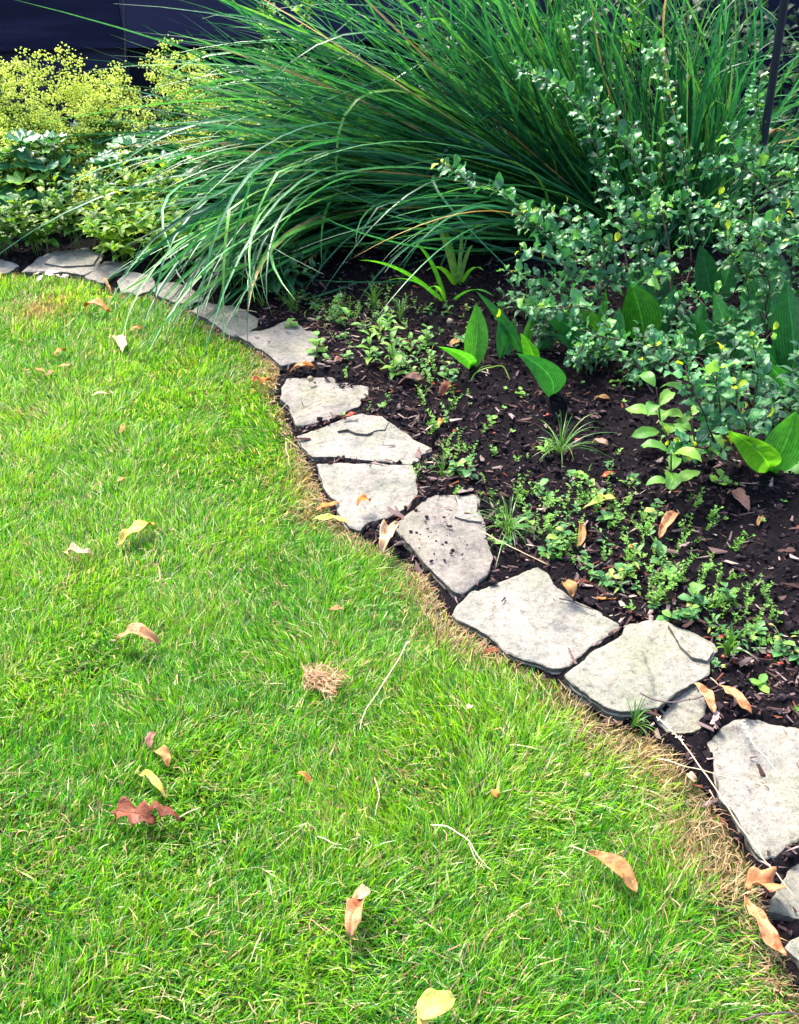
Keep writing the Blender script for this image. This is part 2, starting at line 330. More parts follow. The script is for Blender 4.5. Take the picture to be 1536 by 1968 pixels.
# ------------------------------------------------------------------ flagstones
def stone_mat():
    m, nt, out = newmat('sandstone'); L = nt.links.new
    g = N(nt, 'ShaderNodeNewGeometry'); oi = N(nt, 'ShaderNodeObjectInfo')
    P = N(nt, 'ShaderNodeVectorMath', operation='ADD'); L(g.outputs['Position'], P.inputs[0])
    v = P.outputs[0]
    n1 = noi(nt, v, 9, 6, 0.6); n2 = noi(nt, v, 60, 6, 0.7); n3 = noi(nt, v, 260, 3, 0.6); n4 = noi(nt, v, 5, 3)
    c = ramp(nt, n1, [(0.3, (0.15, 0.143, 0.135)), (0.42, (0.23, 0.212, 0.192)), (0.56, (0.29, 0.262, 0.232)), (0.7, (0.39, 0.34, 0.295))])
    c = mixc(nt, mth(nt, 'MULTIPLY', oi.outputs['Random'], 0.55), c, (0.18, 0.19, 0.175))
    c = mixc(nt, ramp(nt, n4, [(0.5, 0.0), (0.7, 0.45)]), c, (0.17, 0.19, 0.11))
    c = mixc(nt, 1.0, c, ramp(nt, n2, [(0.28, 0.4), (0.44, 0.88), (0.7, 1.2)]), 'MULTIPLY')
    c = mixc(nt, 1.0, c, ramp(nt, n3, [(0.33, 0.55), (0.42, 1.0)]), 'MULTIPLY')
    c = mixc(nt, 1.0, c, ramp(nt, oi.outputs['Random'], [(0.0, (.72, .71, .71)), (.5, (.95, .94, .93)), (1.0, (1.03, 1.0, .93))]), 'MULTIPLY')
    n5 = noi(nt, v, 26, 8, 0.75); c = mixc(nt, ramp(nt, n5, [(0.56, 0.0), (0.72, 0.7)]), c, (0.09, 0.075, 0.06))
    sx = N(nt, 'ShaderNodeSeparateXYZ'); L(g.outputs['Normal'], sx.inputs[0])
    c = mixc(nt, ramp(nt, sx.outputs[2], [(0.2, 0.8), (0.55, 0.0)]), c, (0.05, 0.048, 0.04))  # darker on the steep faces of the broken edge
    p = N(nt, 'ShaderNodeBsdfPrincipled'); L(c, p.inputs['Base Color']); p.inputs['Roughness'].default_value = 0.9; p.inputs['Specular IOR Level'].default_value = 0.12
    b1 = N(nt, 'ShaderNodeBump'); b1.inputs['Distance'].default_value = 0.012; b1.inputs['Strength'].default_value = 0.8; L(n2, b1.inputs['Height'])
    b2 = N(nt, 'ShaderNodeBump'); b2.inputs['Distance'].default_value = 0.0015; b2.inputs['Strength'].default_value = 0.5; L(n3, b2.inputs['Height']); L(b1.outputs[0], b2.inputs['Normal'])
    L(b2.outputs[0], p.inputs['Normal']); L(p.outputs[0], out.inputs[0]); return m
m_stone = stone_mat()
ZT = 0.028
def slab(pg, zt, si, th, name):
    P = [at(x, y, zt) for x, y in pg]; c = sum(P, Vector()) / len(P); k_ = th / .05
    m = 110; seg = [(P[(i + 1) % len(P)] - P[i]).length for i in range(len(P))]; tot = sum(seg); ring = []
    for k in range(m):
        d = k / m * tot; i = 0
        while d > seg[i]: d -= seg[i]; i += 1
        q = P[i].lerp(P[(i + 1) % len(P)], d / seg[i])
        ring.append(q + (q - c).normalized() * (noise.noise(q * 22) * 0.006 + noise.noise(q * 75) * 0.0036) * (k_ * .6 + .4))
    V = []; sd_ = Vector((si * 3.1, 0, 0)); sdir2 = Vector((math.cos(si * 2.3), math.sin(si * 2.3), 0))
    levels = [(1.0, -th, 0), (1.003, -0.6 * th, 1), (0.994, -0.52 * th, 1), (1.004, -0.3 * th, 1), (0.996, -0.24 * th, 1), (1.0, -0.05 * th, 1), (0.994, 0.0, 2)] + [(t, 0, 2) for t in (.96, .92, .87, .8, .73, .66, .58, .5, .42, .34, .26, .17, .08)]
    for s_, dz, ty in levels:
        for k, q in enumerate(ring):
            p = c + (q - c) * s_; p.z = zt + dz
            if ty == 1: p += (q - c).normalized() * noise.noise(Vector((q.x * 30, q.y * 30, dz * 200))) * 0.004 * k_
            if ty == 2:
                e = min(1, (1 - s_) / 0.1)
                h = 0.006 * noise.noise(p * 12 + sd_) + 0.0024 * noise.noise(p * 45)
                t = (noise.noise(p * 7 + sd_ * 2) + 0.35 * (p - c).dot(sdir2) * 6); h += 0.007 * (1 / (1 + math.exp(-max(-8, min(8, (t - 0.25) * 60)))))
                if k_ < .5: h *= .4
                p.z += h * (0.3 + 0.7 * e)
            V.append(p)
    V.append(Vector((c.x, c.y, zt)))
    nl = len(levels); Fc = [(i * m + j, i * m + (j + 1) % m, (i + 1) * m + (j + 1) % m, (i + 1) * m + j) for i in range(nl - 1) for j in range(m)]
    Fc += [((nl - 1) * m + j, (nl - 1) * m + (j + 1) % m, nl * m) for j in range(m)] + [tuple(range(m))[::-1]]
    b0 = Vector((c.x, c.y, zt - th)); me = MB().add([v - b0 for v in V], Fc, rnd=0).mesh(name, m_stone)
    for pl in me.polygons:
        if len(pl.vertices) == 4 and pl.vertices[0] < 6 * m: pl.use_smooth = False
    return me, b0
FLAKES = {8: [(650, 828), (668, 824), (683, 832), (705, 834), (722, 828), (742, 826), (748, 812), (735, 800), (693, 797), (652, 812)],
          10: [(874, 992), (880, 972), (876, 955), (914, 953), (919, 965), (917, 984), (925, 1002), (900, 1000)],
          12: [(1296, 1220), (1284, 1200), (1316, 1212), (1345, 1226), (1368, 1240), (1372, 1250), (1360, 1270), (1330, 1262), (1310, 1245)],
          1: [(85, 505), (108, 489), (163, 481), (190, 492), (180, 508), (120, 512)]}
for si, (pg, lab) in enumerate(STONES):
    zt = 0.014 if si == 13 else (0.036 if si == 12 else ZT + U(-.004, .004))
    if si in (11, 14): zt -= .004
    me, b0 = slab(pg, zt, si, .05, 'flagstone')
    st_o = tag(link('flagstone', me, None, Matrix.Translation(b0)), lab, 'flagstone', 'flagstones edging the lawn')
    if si in FLAKES:
        me, b1 = slab(FLAKES[si], zt + .0085, si + 40, .012, 'stone_flake'); link('stone_flake', me, st_o, Matrix.Translation(b1 - b0))
SPX = [np.array([at(x, y, ZT)[:2] for x, y in pg]) for pg, _ in STONES]
def in_stone(P):
    r = np.zeros(len(P), bool)
    for S in SPX:
        x, y = P[:, 0], P[:, 1]; q = np.zeros(len(P), bool); j = len(S) - 1
        for i in range(len(S)):
            xi, yi = S[i]; xj, yj = S[j]; q ^= ((yi > y) != (yj > y)) & (x < (xj - xi) * (y - yi) / (yj - yi + 1e-12) + xi); j = i
        r |= q
    return r
# ------------------------------------------------------------------ lawn
def blades(root, L, Wd, lx, ly, bend, ang, colr, K=3):
    n = len(root); ts = np.array([0, .38, .72, 1.0])[:K + 1]
    V = np.zeros((n, 2 * K + 1, 3)); sx, sy = np.cos(ang), np.sin(ang)
    for i, t in enumerate(ts):
        hx = root[:, 0] + lx * L * (t * 0.45 + bend * t ** 2); hy = root[:, 1] + ly * L * (t * 0.45 + bend * t ** 2)
        hzz = root[:, 2] + L * (t * (1 - 0.28 * bend * t)) * np.sqrt(np.clip(1 - 0.4 * (lx ** 2 + ly ** 2), .09, 1))
        if i < K:
            wv = Wd * (1, 0.95, 0.65)[i] / 2
            V[:, 2 * i] = np.c_[hx - sx * wv, hy - sy * wv, hzz]; V[:, 2 * i + 1] = np.c_[hx + sx * wv, hy + sy * wv, hzz]
        else: V[:, 2 * K] = np.c_[hx, hy, hzz]
    b = (np.arange(n) * (2 * K + 1))[:, None]; T = []
    for i in range(K - 1): T += [b + np.array([[2 * i, 2 * i + 1, 2 * i + 3]]), b + np.array([[2 * i, 2 * i + 3, 2 * i + 2]])]
    T.append(b + np.array([[2 * K - 2, 2 * K - 1, 2 * K]]))
    return V.reshape(-1, 3), np.vstack(T), np.repeat(colr, 2 * K + 1, axis=0)
def sample(n, xr, yr, dens):
    P = np.c_[rng.uniform(*xr, n), rng.uniform(*yr, n)]; return P[dens(P)]
def inview(P, pad):
    return np.abs(P[:, 0]) < (P[:, 1] * 0.47 + 0.32 + pad)
P = sample(1500000, (-2.9, 1.6), (0.35, 4.1), lambda P: inview(P, .2) & inside(P))
d = edist(P); thin = np.clip(0.25 + d / 0.10 + 0.25 * fld(P, 18, 11), 0.12, 1)
near = np.clip(1.1 - 0.19 * P[:, 1], 0.45, 1)
lower = (P[:, 1] < 1.75) & (P[:, 0] > 0.25)
_g = at(1325, 1505); thin = np.where(lower, np.clip(0.25 + (d / 0.15) ** 1.5 + 0.15 * fld(P, 25, 12), 0.06, 1), thin)
thin *= 1 - .85 * np.exp(-((P[:, 0] - _g.x) ** 2 + (P[:, 1] - _g.y) ** 2) / .09 ** 2)
P = P[rng.random(len(P)) < thin * near * 0.80]
P = P[~in_stone(P)]
n = len(P); d = edist(P)
clump = fld(P, 22, 21); big = fld(P, 4, 22); comb = fld(P, 3.0, 23) * 1.3 + fld(P, 16, 24) * 1.3
h0 = 0.038 + 0.008 * clump + 0.006 * fld(P, 60, 25); h0 = np.clip(h0, 0.018, .06) * np.clip(0.45 + d / 0.12, .5, 1)
Lb = h0 * rng.uniform(0.55, 1.35, n)
a0 = comb + 0.35 + rng.normal(0, 0.85, n); lean = rng.uniform(0.2, 1.7, n)
lx, ly = np.cos(a0) * lean, np.sin(a0) * lean
g1 = np.array([0.078, 0.300, 0.007]); g2 = np.array([0.245, 0.470, 0.014]); g3 = np.array([0.018, 0.150, 0.022]); g4 = np.array([0.55, 0.62, 0.34]); st = np.array([0.42, 0.31, 0.15]); br = np.array([0.20, 0.11, 0.045])
t = np.clip(0.36 + 0.10 * (P[:, 1] - 1.2) + 0.24 * big + 0.2 * clump + rng.normal(0, .26, n), 0, 1)[:, None]
C = g1 * (1 - t) + g2 * t
q = rng.random(n); C = np.where((q < 0.27)[:, None], g3, C); C = np.where((q > 0.925)[:, None], g4, C)
sp = 0.07 + 0.06 * (fld(P, 12, 26) > 0.6) + 0.7 * np.exp(-(d / np.where(P[:, 1] < 1.75, 0.06, 0.045)) ** 2) * np.clip(0.6 + .6 * fld(P, 16, 27), .1, 1)
for (x, y, rr) in ((85, 590, .12), (70, 612, .08), (820, 1130, .08), (870, 1220, .07), (600, 930, .10), (590, 990, .06), (520, 720, .10), (1160, 1390, .09), (1250, 1470, .08), (1400, 1700, .07), (1330, 1620, .08)):
    g = at(x, y); sp += 0.6 * np.exp(-((P[:, 0] - g.x) ** 2 + (P[:, 1] - g.y) ** 2) / rr ** 2)
isst = rng.random(n) < sp
C = np.where(isst[:, None], st * rng.uniform(.45, 1.25, (n, 1)) * (1 - .5 * rng.random((n, 1)) * (rng.random((n, 1)) < .4)), C)
C = C * rng.uniform(0.55, 1.45, (n, 1)); lean2 = np.where(isst, rng.uniform(.8, 1.9, n), 1)
root = np.c_[P, np.where(isst, rng.uniform(0, .012, n), 0.0)]
Wd = rng.uniform(0.0012, 0.0032, n) * (1 + 0.16 * (P[:, 1] - 1.5).clip(0))
V, T, CC = blades(root, Lb * np.where(isst, .85, 1), Wd, lx * lean2, ly * lean2, rng.uniform(.05, .75, n), rng.uniform(0, 3.14, n), C)
m_grass = vcol_mat('grass_blades', 0.42, 0.45, 0.35)
tag(link('grass', npmesh('grass', V, T, m_grass, CC)), 'short mown fine-bladed lawn grass, green with straw-coloured patches', 'grass', kind='stuff')
print('grass blades', n)
# dry thatch lying flat along the edge
P = sample(420000, (-2.6, 1.6), (0.4, 4.1), lambda P: inside(P) & inview(P, .1))
d = edist(P); pr = np.exp(-(d / np.where(P[:, 1] < 1.75, 0.065, 0.04)) ** 2) * np.clip(.30 + .6 * fld(P, 20, 31), 0, .9) + 0.02; _g = at(1325, 1505); pr *= 1 - .9 * np.exp(-((P[:, 0] - _g.x) ** 2 + (P[:, 1] - _g.y) ** 2) / .09 ** 2)
P = P[(rng.random(len(P)) < pr)]; P = P[~in_stone(P)]; n = len(P)
a = rng.uniform(0, 6.28, n); ln = rng.uniform(.008, .030, n); zz = rng.uniform(.004, .02, n) + np.where(edist(P) > .15, .012, 0); wd = rng.uniform(.0006, .0017, n); dz = rng.uniform(-.006, .01, n); kx = rng.normal(0, .2, n)
V = np.zeros((n, 6, 3)); ca, sa = np.cos(a), np.sin(a)
for i, t in enumerate((0, .5, 1)):
    cx = P[:, 0] + ca * ln * (t - .5) - sa * ln * kx * t * (1 - t) * 3; cy = P[:, 1] + sa * ln * (t - .5) + ca * ln * kx * t * (1 - t) * 3; cz = zz + dz * t + .004 * math.sin(3.14 * t)
    V[:, 2 * i] = np.c_[cx - sa * wd / 2, cy + ca * wd / 2, cz]; V[:, 2 * i + 1] = np.c_[cx + sa * wd / 2, cy - ca * wd / 2, cz + .0006]
b = (np.arange(n) * 6)[:, None]; T = np.vstack([b + np.array([[0, 1, 3]]), b + np.array([[0, 3, 2]]), b + np.array([[2, 3, 5]]), b + np.array([[2, 5, 4]])])
C = np.array([.40, .27, .15]) * rng.uniform(.12, 1.15, (n, 1)) * np.array([1, 1, 1]) + np.c_[rng.uniform(0, .06, n), np.zeros(n), np.zeros(n)]
tag(link('dry_thatch', npmesh('dry_thatch', V.reshape(-1, 3), T, vcol_mat('straw', .7, .15, .3), np.repeat(C, 6, axis=0))), 'loose dry straw-coloured clippings along the lawn edge', 'dry grass', kind='stuff')
# ------------------------------------------------------------------ soil crumbs and bark mulch
ico = np.array([v for v in [(0, 0, 1), (.894, 0, .447), (.276, .851, .447), (-.724, .526, .447), (-.724, -.526, .447), (.276, -.851, .447), (.724, .526, -.447), (-.276, .851, -.447), (-.894, 0, -.447), (-.276, -.851, -.447), (.724, -.526, -.447), (0, 0, -1)]])
icf = np.array([(0, 1, 2), (0, 2, 3), (0, 3, 4), (0, 4, 5), (0, 5, 1), (1, 6, 2), (2, 7, 3), (3, 8, 4), (4, 9, 5), (5, 10, 1), (2, 6, 7), (3, 7, 8), (4, 8, 9), (5, 9, 10), (1, 10, 6), (6, 11, 7), (7, 11, 8), (8, 11, 9), (9, 11, 10), (10, 11, 6)])
def bz(P):
    i = np.clip(np.round((P[:, 0] - gx[0]) / .02).astype(int), 0, nx_ - 1); j = np.clip(np.round((P[:, 1] - gy[0]) / .02).astype(int), 0, ny_ - 1); return hz[j * nx_ + i]
P = sample(92000, (-2.6, 2.6), (.5, 4.9), lambda P: (~inside(P)) & inview(P, .3) & ((P[:, 0] > -.6) | (P[:, 1] > 3.2))); P = P[~in_stone(P)]
P = P[rng.random(len(P)) < np.clip(1.25 - .2 * P[:, 1], .3, 1)]; n = len(P)
r = np.clip(rng.lognormal(-5.5, .55, n), .0016, .0095)
V = ico[None] * (1 + rng.normal(0, .36, (n, 12, 1))) * r[:, None, None] * rng.uniform(.65, 1.2, (n, 1, 3)); V[:, :, :2] += P[:, None]; V[:, :, 2] += (bz(P) + r * .45)[:, None]
ex = [at(random.gauss(850, 30), random.gauss(1030, 28), ZT + .006) for _ in range(34)] + [at(U(800, 900), U(975, 1090), ZT + .006) for _ in range(22)] + [at(random.gauss(660, 20), random.gauss(738, 5), ZT + .006) for _ in range(50)]
exr = np.array([U(.2, 1) ** 2 * .0055 for _ in ex])[:, None, None]; V2 = ico[None] * (1 + rng.normal(0, .3, (len(ex), 12, 1))) * exr * np.array([1.2, 1, .7]); V2 += np.array([tuple(e) for e in ex])[:, None]
V = np.vstack([V, V2]); n = len(V)
T = (np.arange(n) * 12)[:, None, None] + icf[None]; C = np.array([.011, .008, .010]) * rng.uniform(.5, 2.2, (n, 1))
m_crumb = vcol_mat('soil_crumb', .9, 0, .1)
tag(link('soil_crumbs', npmesh('soil_crumbs', V.reshape(-1, 3), T.reshape(-1, 3), m_crumb, np.repeat(C, 12, axis=0), False)), 'crumbly dark clods scattered over the bed soil', 'soil', kind='stuff')
P = sample(60000, (-.6, 2.6), (.5, 4.4), lambda P: inview(P, .3)); dd = edist(P); ii = inside(P)
P = P[(rng.random(len(P)) < np.where(ii, np.exp(-(dd / .08) ** 2) * 0.7, 0.17 + .75 * np.exp(-((dd - .18) / .3) ** 2) * np.clip(.7 + .5 * fld(P, 7, 41), 0, 1)))]
onst = in_stone(P); P = P[~onst | (rng.random(len(P)) < .03)]; onst = in_stone(P); n = len(P)
L_ = rng.lognormal(-4.35, .6, n).clip(.003, .045); W_ = L_ * rng.uniform(.08, .42, n); H_ = W_ * rng.uniform(.15, .5, n)
cb = np.array([(x, y, z) for z in (-.5, .5) for y in (-.5, .5) for x in (-.5, .5)]); cf = np.array([(0, 2, 3), (0, 3, 1), (4, 5, 7), (4, 7, 6), (0, 1, 5), (0, 5, 4), (2, 6, 7), (2, 7, 3), (0, 4, 6), (0, 6, 2), (1, 3, 7), (1, 7, 5)])
V = cb[None] + rng.normal(0, .15, (n, 8, 3)); V[:, :, 1] *= np.where(V[:, :, 0] > 0, rng.uniform(.1, .9, (n, 1)), 1) ; V[:, :, 2] *= np.where(V[:, :, 0] < 0, rng.uniform(.2, 1, (n, 1)), 1); V = V * np.stack([L_, W_, H_], 1)[:, None]
a = rng.uniform(0, 6.28, n); tl = rng.normal(0, .3, n); ca, sa = np.cos(a)[:, None], np.sin(a)[:, None]
x, y, z = V[..., 0], V[..., 1], V[..., 2]; z2 = z + x * np.sin(tl)[:, None]
V = np.stack([x * ca - y * sa + P[:, :1], x * sa + y * ca + P[:, 1:], z2 + (np.where(onst, ZT + .004, bz(P) + .006))[:, None]], -1)
pal = np.array([(.055, .030, .028), (.09, .055, .052), (.13, .092, .088), (.22, .165, .155), (.03, .018, .018), (.11, .035, .018), (.32, .25, .21)]); C = pal[rng.choice(7, n, p=[.25, .2, .15, .1, .17, .08, .05])] * rng.uniform(.6, 1.2, (n, 1))
T = (np.arange(n) * 8)[:, None, None] + cf[None]
tag(link('bark_mulch', npmesh('bark_mulch', V.reshape(-1, 3), T.reshape(-1, 3), m_crumb, np.repeat(C, 8, axis=0), False)), 'shredded brown and grey bark mulch beside the flagstones', 'mulch', kind='stuff')
print('crumbs/mulch', len(r), n)
# ------------------------------------------------------------------ tall arching ornamental grass
BL = [(0.0, (0.005, 0.050, 0.022)), (0.3, (0.014, 0.12, 0.05)), (0.65, (0.035, 0.22, 0.07)), (0.9, (0.09, 0.34, 0.07)), (1.0, (0.14, 0.31, .05))]
m_blade = leaf_mat('grass_leaf', BL, 'mid', 0.36, 0.34, 0.5, 2.0, tcol=1.3)
m_dry = leaf_mat('dry_grass_leaf', [(0, (.42, .25, .10)), (1, (.5, .36, .16))], 'mid', .6, .2, .3, 1.1)
def arching(name_label, basepx, keys, n, wid, spread=(0.13, 0.09)):
    b0 = at(*basepx); rt = empty('ornamental_grass', b0, name_label, 'ornamental grass', 'arching ornamental grass clumps')
    items = []
    for i in range(n):
        x = U(0, len(keys) - 1.001); k = int(x); f = x - k; A_, B_ = keys[k], keys[k + 1]
        L1 = [a + (b - a) * f for a, b in zip(A_, B_)]
        sx_ = L1[6] if len(L1) > 6 else 0
        s = Vector((b0.x + U(-1, 1) * spread[0] + sx_, b0.y + U(-1, 1) * spread[1], 0))
        dY = U(-.28, .28); jt = 2.2 if random.random() < .16 else 1.0
        M = atY(L1[0] + random.gauss(0, 45) * jt, L1[1] + random.gauss(0, 42) * jt, L1[2] + dY * .8)
        T_ = atY(L1[3] + random.gauss(0, 75) * jt, L1[4] + random.gauss(0, 55) * jt, L1[5] + dY)
        ln = U(.62, 1.0) if random.random() < .55 else 1.0
        pts = bez(s, M, T_, 15)
        if ln < 1:
            c = M * 2 - (s + T_) * .5; pts = []
            for q in range(15):
                t = q / 14 * ln; p = s * (1 - t) ** 2 + c * 2 * t * (1 - t) + T_ * t * t; p.z -= 0.10 * (q / 14) ** 3 * (1 - ln) * 2; pts.append(p)
        if random.random() < .07:      # a bent-over blade
            kq = random.randint(7, 11); kd = Vector((U(-.25, .15), U(-.2, .1), U(-.7, -.3)))
            for q in range(kq + 1, 15): pts[q] = pts[kq] + ((pts[q] - pts[kq]) * .45 + kd * (pts[q] - pts[kq]).length * .8)
        for p in pts: p.z = max(p.z, 0.015)
        items.append((pts[-1].y, pts, wid * U(.5, 1.3)))
    items.sort(key=lambda q: q[0]); mass = MB()
    for i, (_, pts, wd) in enumerate(items):
        rb = ribbon([p - b0 for p in pts], wd, 'blade', ny=2, fold=U(.15, .6), roll=random.gauss(0, .8))
        if i < 300: link('leaf', MB().add(*rb, rnd=0.0).mesh('leaf', m_dry if random.random() < .022 else m_blade), rt)
        else: mass.add(*rb)
    if mass.v: tag(link('foliage', mass.mesh('foliage', m_blade), rt), kind='stuff')
    return rt
arching('lower arching clump of long green blades drooping left over the flagstones and lawn', (880, 412), [
    (560, 430, 3.95, 330, 690, 3.0), (545, 405, 3.95, 250, 660, 3.05), (590, 400, 3.95, 400, 620, 3.2), (600, 385, 4.0, 460, 560, 3.3), (560, 380, 4.05, 300, 560, 3.35), (540, 340, 4.2, 210, 440, 3.9),
    (540, 320, 4.3, 230, 350, 4.1), (580, 290, 4.4, 260, 300, 4.2), (600, 255, 4.5, 340, 240, 4.35), (620, 215, 4.6, 320, 180, 4.5), (640, 180, 4.7, 320, 120, 4.6)], 400, .0185)
arching('big middle clump of long green blades sweeping up and left', (1190, 450), [
    (850, 400, 4.15, 500, 400, 3.9), (820, 355, 4.2, 450, 320, 4.0), (800, 310, 4.25, 420, 230, 4.1), (780, 262, 4.3, 380, 140, 4.15), (755, 205, 4.35, 330, 20, 4.2), (840, 165, 4.4, 500, -70, 4.2),
    (930, 140, 4.4, 680, -140, 4.2), (1005, 130, 4.4, 820, -170, 4.2), (1085, 130, 4.4, 980, -170, 4.3), (1165, 145, 4.4, 1140, -130, 4.4)], 620, .0162, (.26, .13))
arching('right upright clump of slender blades rising behind the small-leaved shrub', (1320, 470), [
    (1200, 180, 4.3, 1060, -120, 4.2), (1290, 180, 4.3, 1210, -120, 4.3), (1350, 190, 4.3, 1370, -60, 4.3), (1400, 220, 4.3, 1480, 0, 4.2), (1450, 270, 4.3, 1600, 120, 4.1), (1480, 330, 4.2, 1680, 280, 4.0)], 240, .0165, (.2, .12))
arching('small front clump of thin blades arching low over the bare soil', (1060, 470), [
    (850, 415, 3.9, 590, 555, 3.4), (870, 430, 3.8, 680, 590, 3.3), (860, 400, 3.9, 560, 480, 3.6), (900, 400, 3.85, 640, 420, 3.7), (930, 400, 3.8, 760, 430, 3.5)], 48, .013, (.12, .08))
# seed-head sheath bits caught in the tall grass
# ------------------------------------------------------------------ lady's mantle
def scallop(name, mat):
    k = 54; V = [Vector((0, 0, -.06))]; UV = [(0, .5)]; F_ = []
    lob = 9; ph = U(0, 1)
    for ri, r in enumerate((.35, .7, 1.0)):
        for j in range(k):
            a = (j / k - .5) * 5.7
            lo = abs(math.cos(a * lob / 2 * .95 + .2)); rr = r * (1 - .16 * (1 - lo) * r + (.03 if j % 2 and ri == 2 else 0))
            z = .12 * r * r * math.cos(a * lob * .95 + .4) * .8 + .16 * r * r + noise.noise(Vector((a, r, ph * 9))) * .12
            V.append(Vector((.5 * math.cos(a) * rr, .5 * math.sin(a) * rr, .5 * z))); UV.append((r, .5 + .5 * math.cos(a * lob * .95)))
    for j in range(k - 1):
        F_.append((0, 1 + j, 2 + j))
        for ri in range(2): F_.append((1 + ri * k + j, 1 + (ri + 1) * k + j, 2 + (ri + 1) * k + j, 2 + ri * k + j))
    return MB().add(V, F_, UV, rnd=0).mesh(name, mat)
m_mantle = leaf_mat('mantle_leaf', [(0, (.02, .12, .05)), (.55, (.05, .20, .085)), (.85, (.10, .29, .07)), (1, (.18, .38, .04))], 'none', .38, .22, .7)
m_flower = solid_mat('mantle_flower', [(.2, (.46, .56, .04)), (.5, (.66, .74, .09)), (.8, (.80, .84, .22))], 30, .6, .3, .1)
m_stem = solid_mat('green_stem', [(.3, (.06, .12, .02)), (.7, (.12, .2, .04))], 20, .6)
MANT = [scallop('leaf', m_mantle) for _ in range(6)]
octv = [Vector(v) for v in ((1, 0, 0), (-1, 0, 0), (0, 1, 0), (0, -1, 0), (0, 0, .8), (0, 0, -.8))]; octf = [(0, 2, 4), (2, 1, 4), (1, 3, 4), (3, 0, 4), (2, 0, 5), (1, 2, 5), (3, 1, 5), (0, 3, 5)]
def floret(mb, p, r):
    rot = Matrix.Rotation(U(0, 6), 3, 'Z') @ Matrix.Rotation(U(-1, 1), 3, 'X'); mb.add([p + rot @ (v * r * U(.7, 1.2)) for v in octv], octf, rnd=random.random())
def mkspray():
    st_, fl = MB(), MB(); top = Vector((U(-.06, .06), U(-.06, .06), U(.3, .36)))
    L0 = smooth_line([Vector((0, 0, 0)), Vector((U(-.03, .03), U(-.03, .03), .17)), top], 6); st_.add(*tube(L0, .0016, .001, 4))
    for i in range(14):
        f = U(.45, 1.0); b = L0[0].lerp(top, f); e = b + Vector((random.gauss(0, .038), random.gauss(0, .038), U(.01, .055))); st_.add(*tube([b, b.lerp(e, .5) + Vector((0, 0, .004)), e], .0008, .0006, 3))
        for j in range(15): floret(fl, e + Vector((random.gauss(0, .014), random.gauss(0, .014), random.gauss(0, .010))), U(.0036, .0074))
    return st_.mesh('stalk', m_stem), fl.mesh('blossom', m_flower, False)
SPR = [mkspray() for _ in range(5)]
def mantle(px, Yc, zl, zf, nl, nf, rad, label):
    b = atY(px, 300, Yc); b.z = 0
    rt = empty('lady_mantle', b, label, 'flowering plant', "lady's mantle plants along the fence")
    for i in range(nl):
        a = U(0, 6.28); q = math.sqrt(U(0.02, 1)); dx, dy = math.cos(a) * rad * q, math.sin(a) * rad * q * .9
        z = zl * (1 - .75 * q * q) * U(.75, 1.05) + .05; p = b + Vector((dx, dy, z)); out = Vector((dx, dy, 0.02)).normalized()
        up = (Vector((0, 0, 1)) + out * (q * .8) + Vector((U(-.35, .35), U(-.35, .35), 0))).normalized(); s = U(.08, .15)
        child('leaf', random.choice(MANT), rt, frame(p, out + Vector((U(-.5, .5), U(-.5, .5), -.2)), up, s))
        if i % 3 == 0: child('leaf_stalk', MB().add(*tube([b + Vector((dx * .2, dy * .2, 0)), b + Vector((dx * .6, dy * .6, z * .6)), p], .002, .0015, 3)).mesh('leaf_stalk', m_stem), rt)
    for i in range(nf):
        a = U(0, 6.28); q = math.sqrt(U(0, 1)); dx, dy = math.cos(a) * rad * q, math.sin(a) * rad * q * .8
        zz = zf * (1 - .4 * q * q) * U(.66, 1.12); s = U(.85, 1.25); tl = Matrix.Rotation(U(0, .5) * q, 4, Vector((-dy, dx, 0)).normalized() if q > .01 else Vector((1, 0, 0)))
        sm, fm = random.choice(SPR); M = Matrix.Translation(b + Vector((dx, dy, zz - .34 * s))) @ tl @ Matrix.Rotation(U(0, 6.28), 4, 'Z') @ Matrix.Scale(s, 4)
        o = child('flower_stalk', sm, rt, M); o2 = link('blossom', fm, o)
for args in ((-110, 4.9, .42, .62, 70, 26, .30, 'yellow-flowered mantle plant partly cut off at the left frame edge'),
             (60, 5.05, .42, .70, 80, 40, .32, 'mantle plant with the tallest, thickest mass of yellow flowers'),
             (70, 4.62, .40, .40, 90, 10, .30, 'leafy mantle plant in front with wet scalloped leaves and few flowers'),
             (215, 5.05, .42, .68, 80, 32, .28, 'yellow-flowered mantle plant in front of the first thin fence rod'),
             (270, 4.65, .40, .44, 90, 11, .30, 'mantle plant with glistening wet leaves left of the tall grass'),
             (360, 5.15, .40, .70, 70, 27, .26, 'mantle plant with a tall yellow plume standing against the dark fence'),
             (460, 5.0, .38, .58, 70, 20, .26, 'mantle plant with yellow flowers seen through the tall grass tips')): mantle(*args)
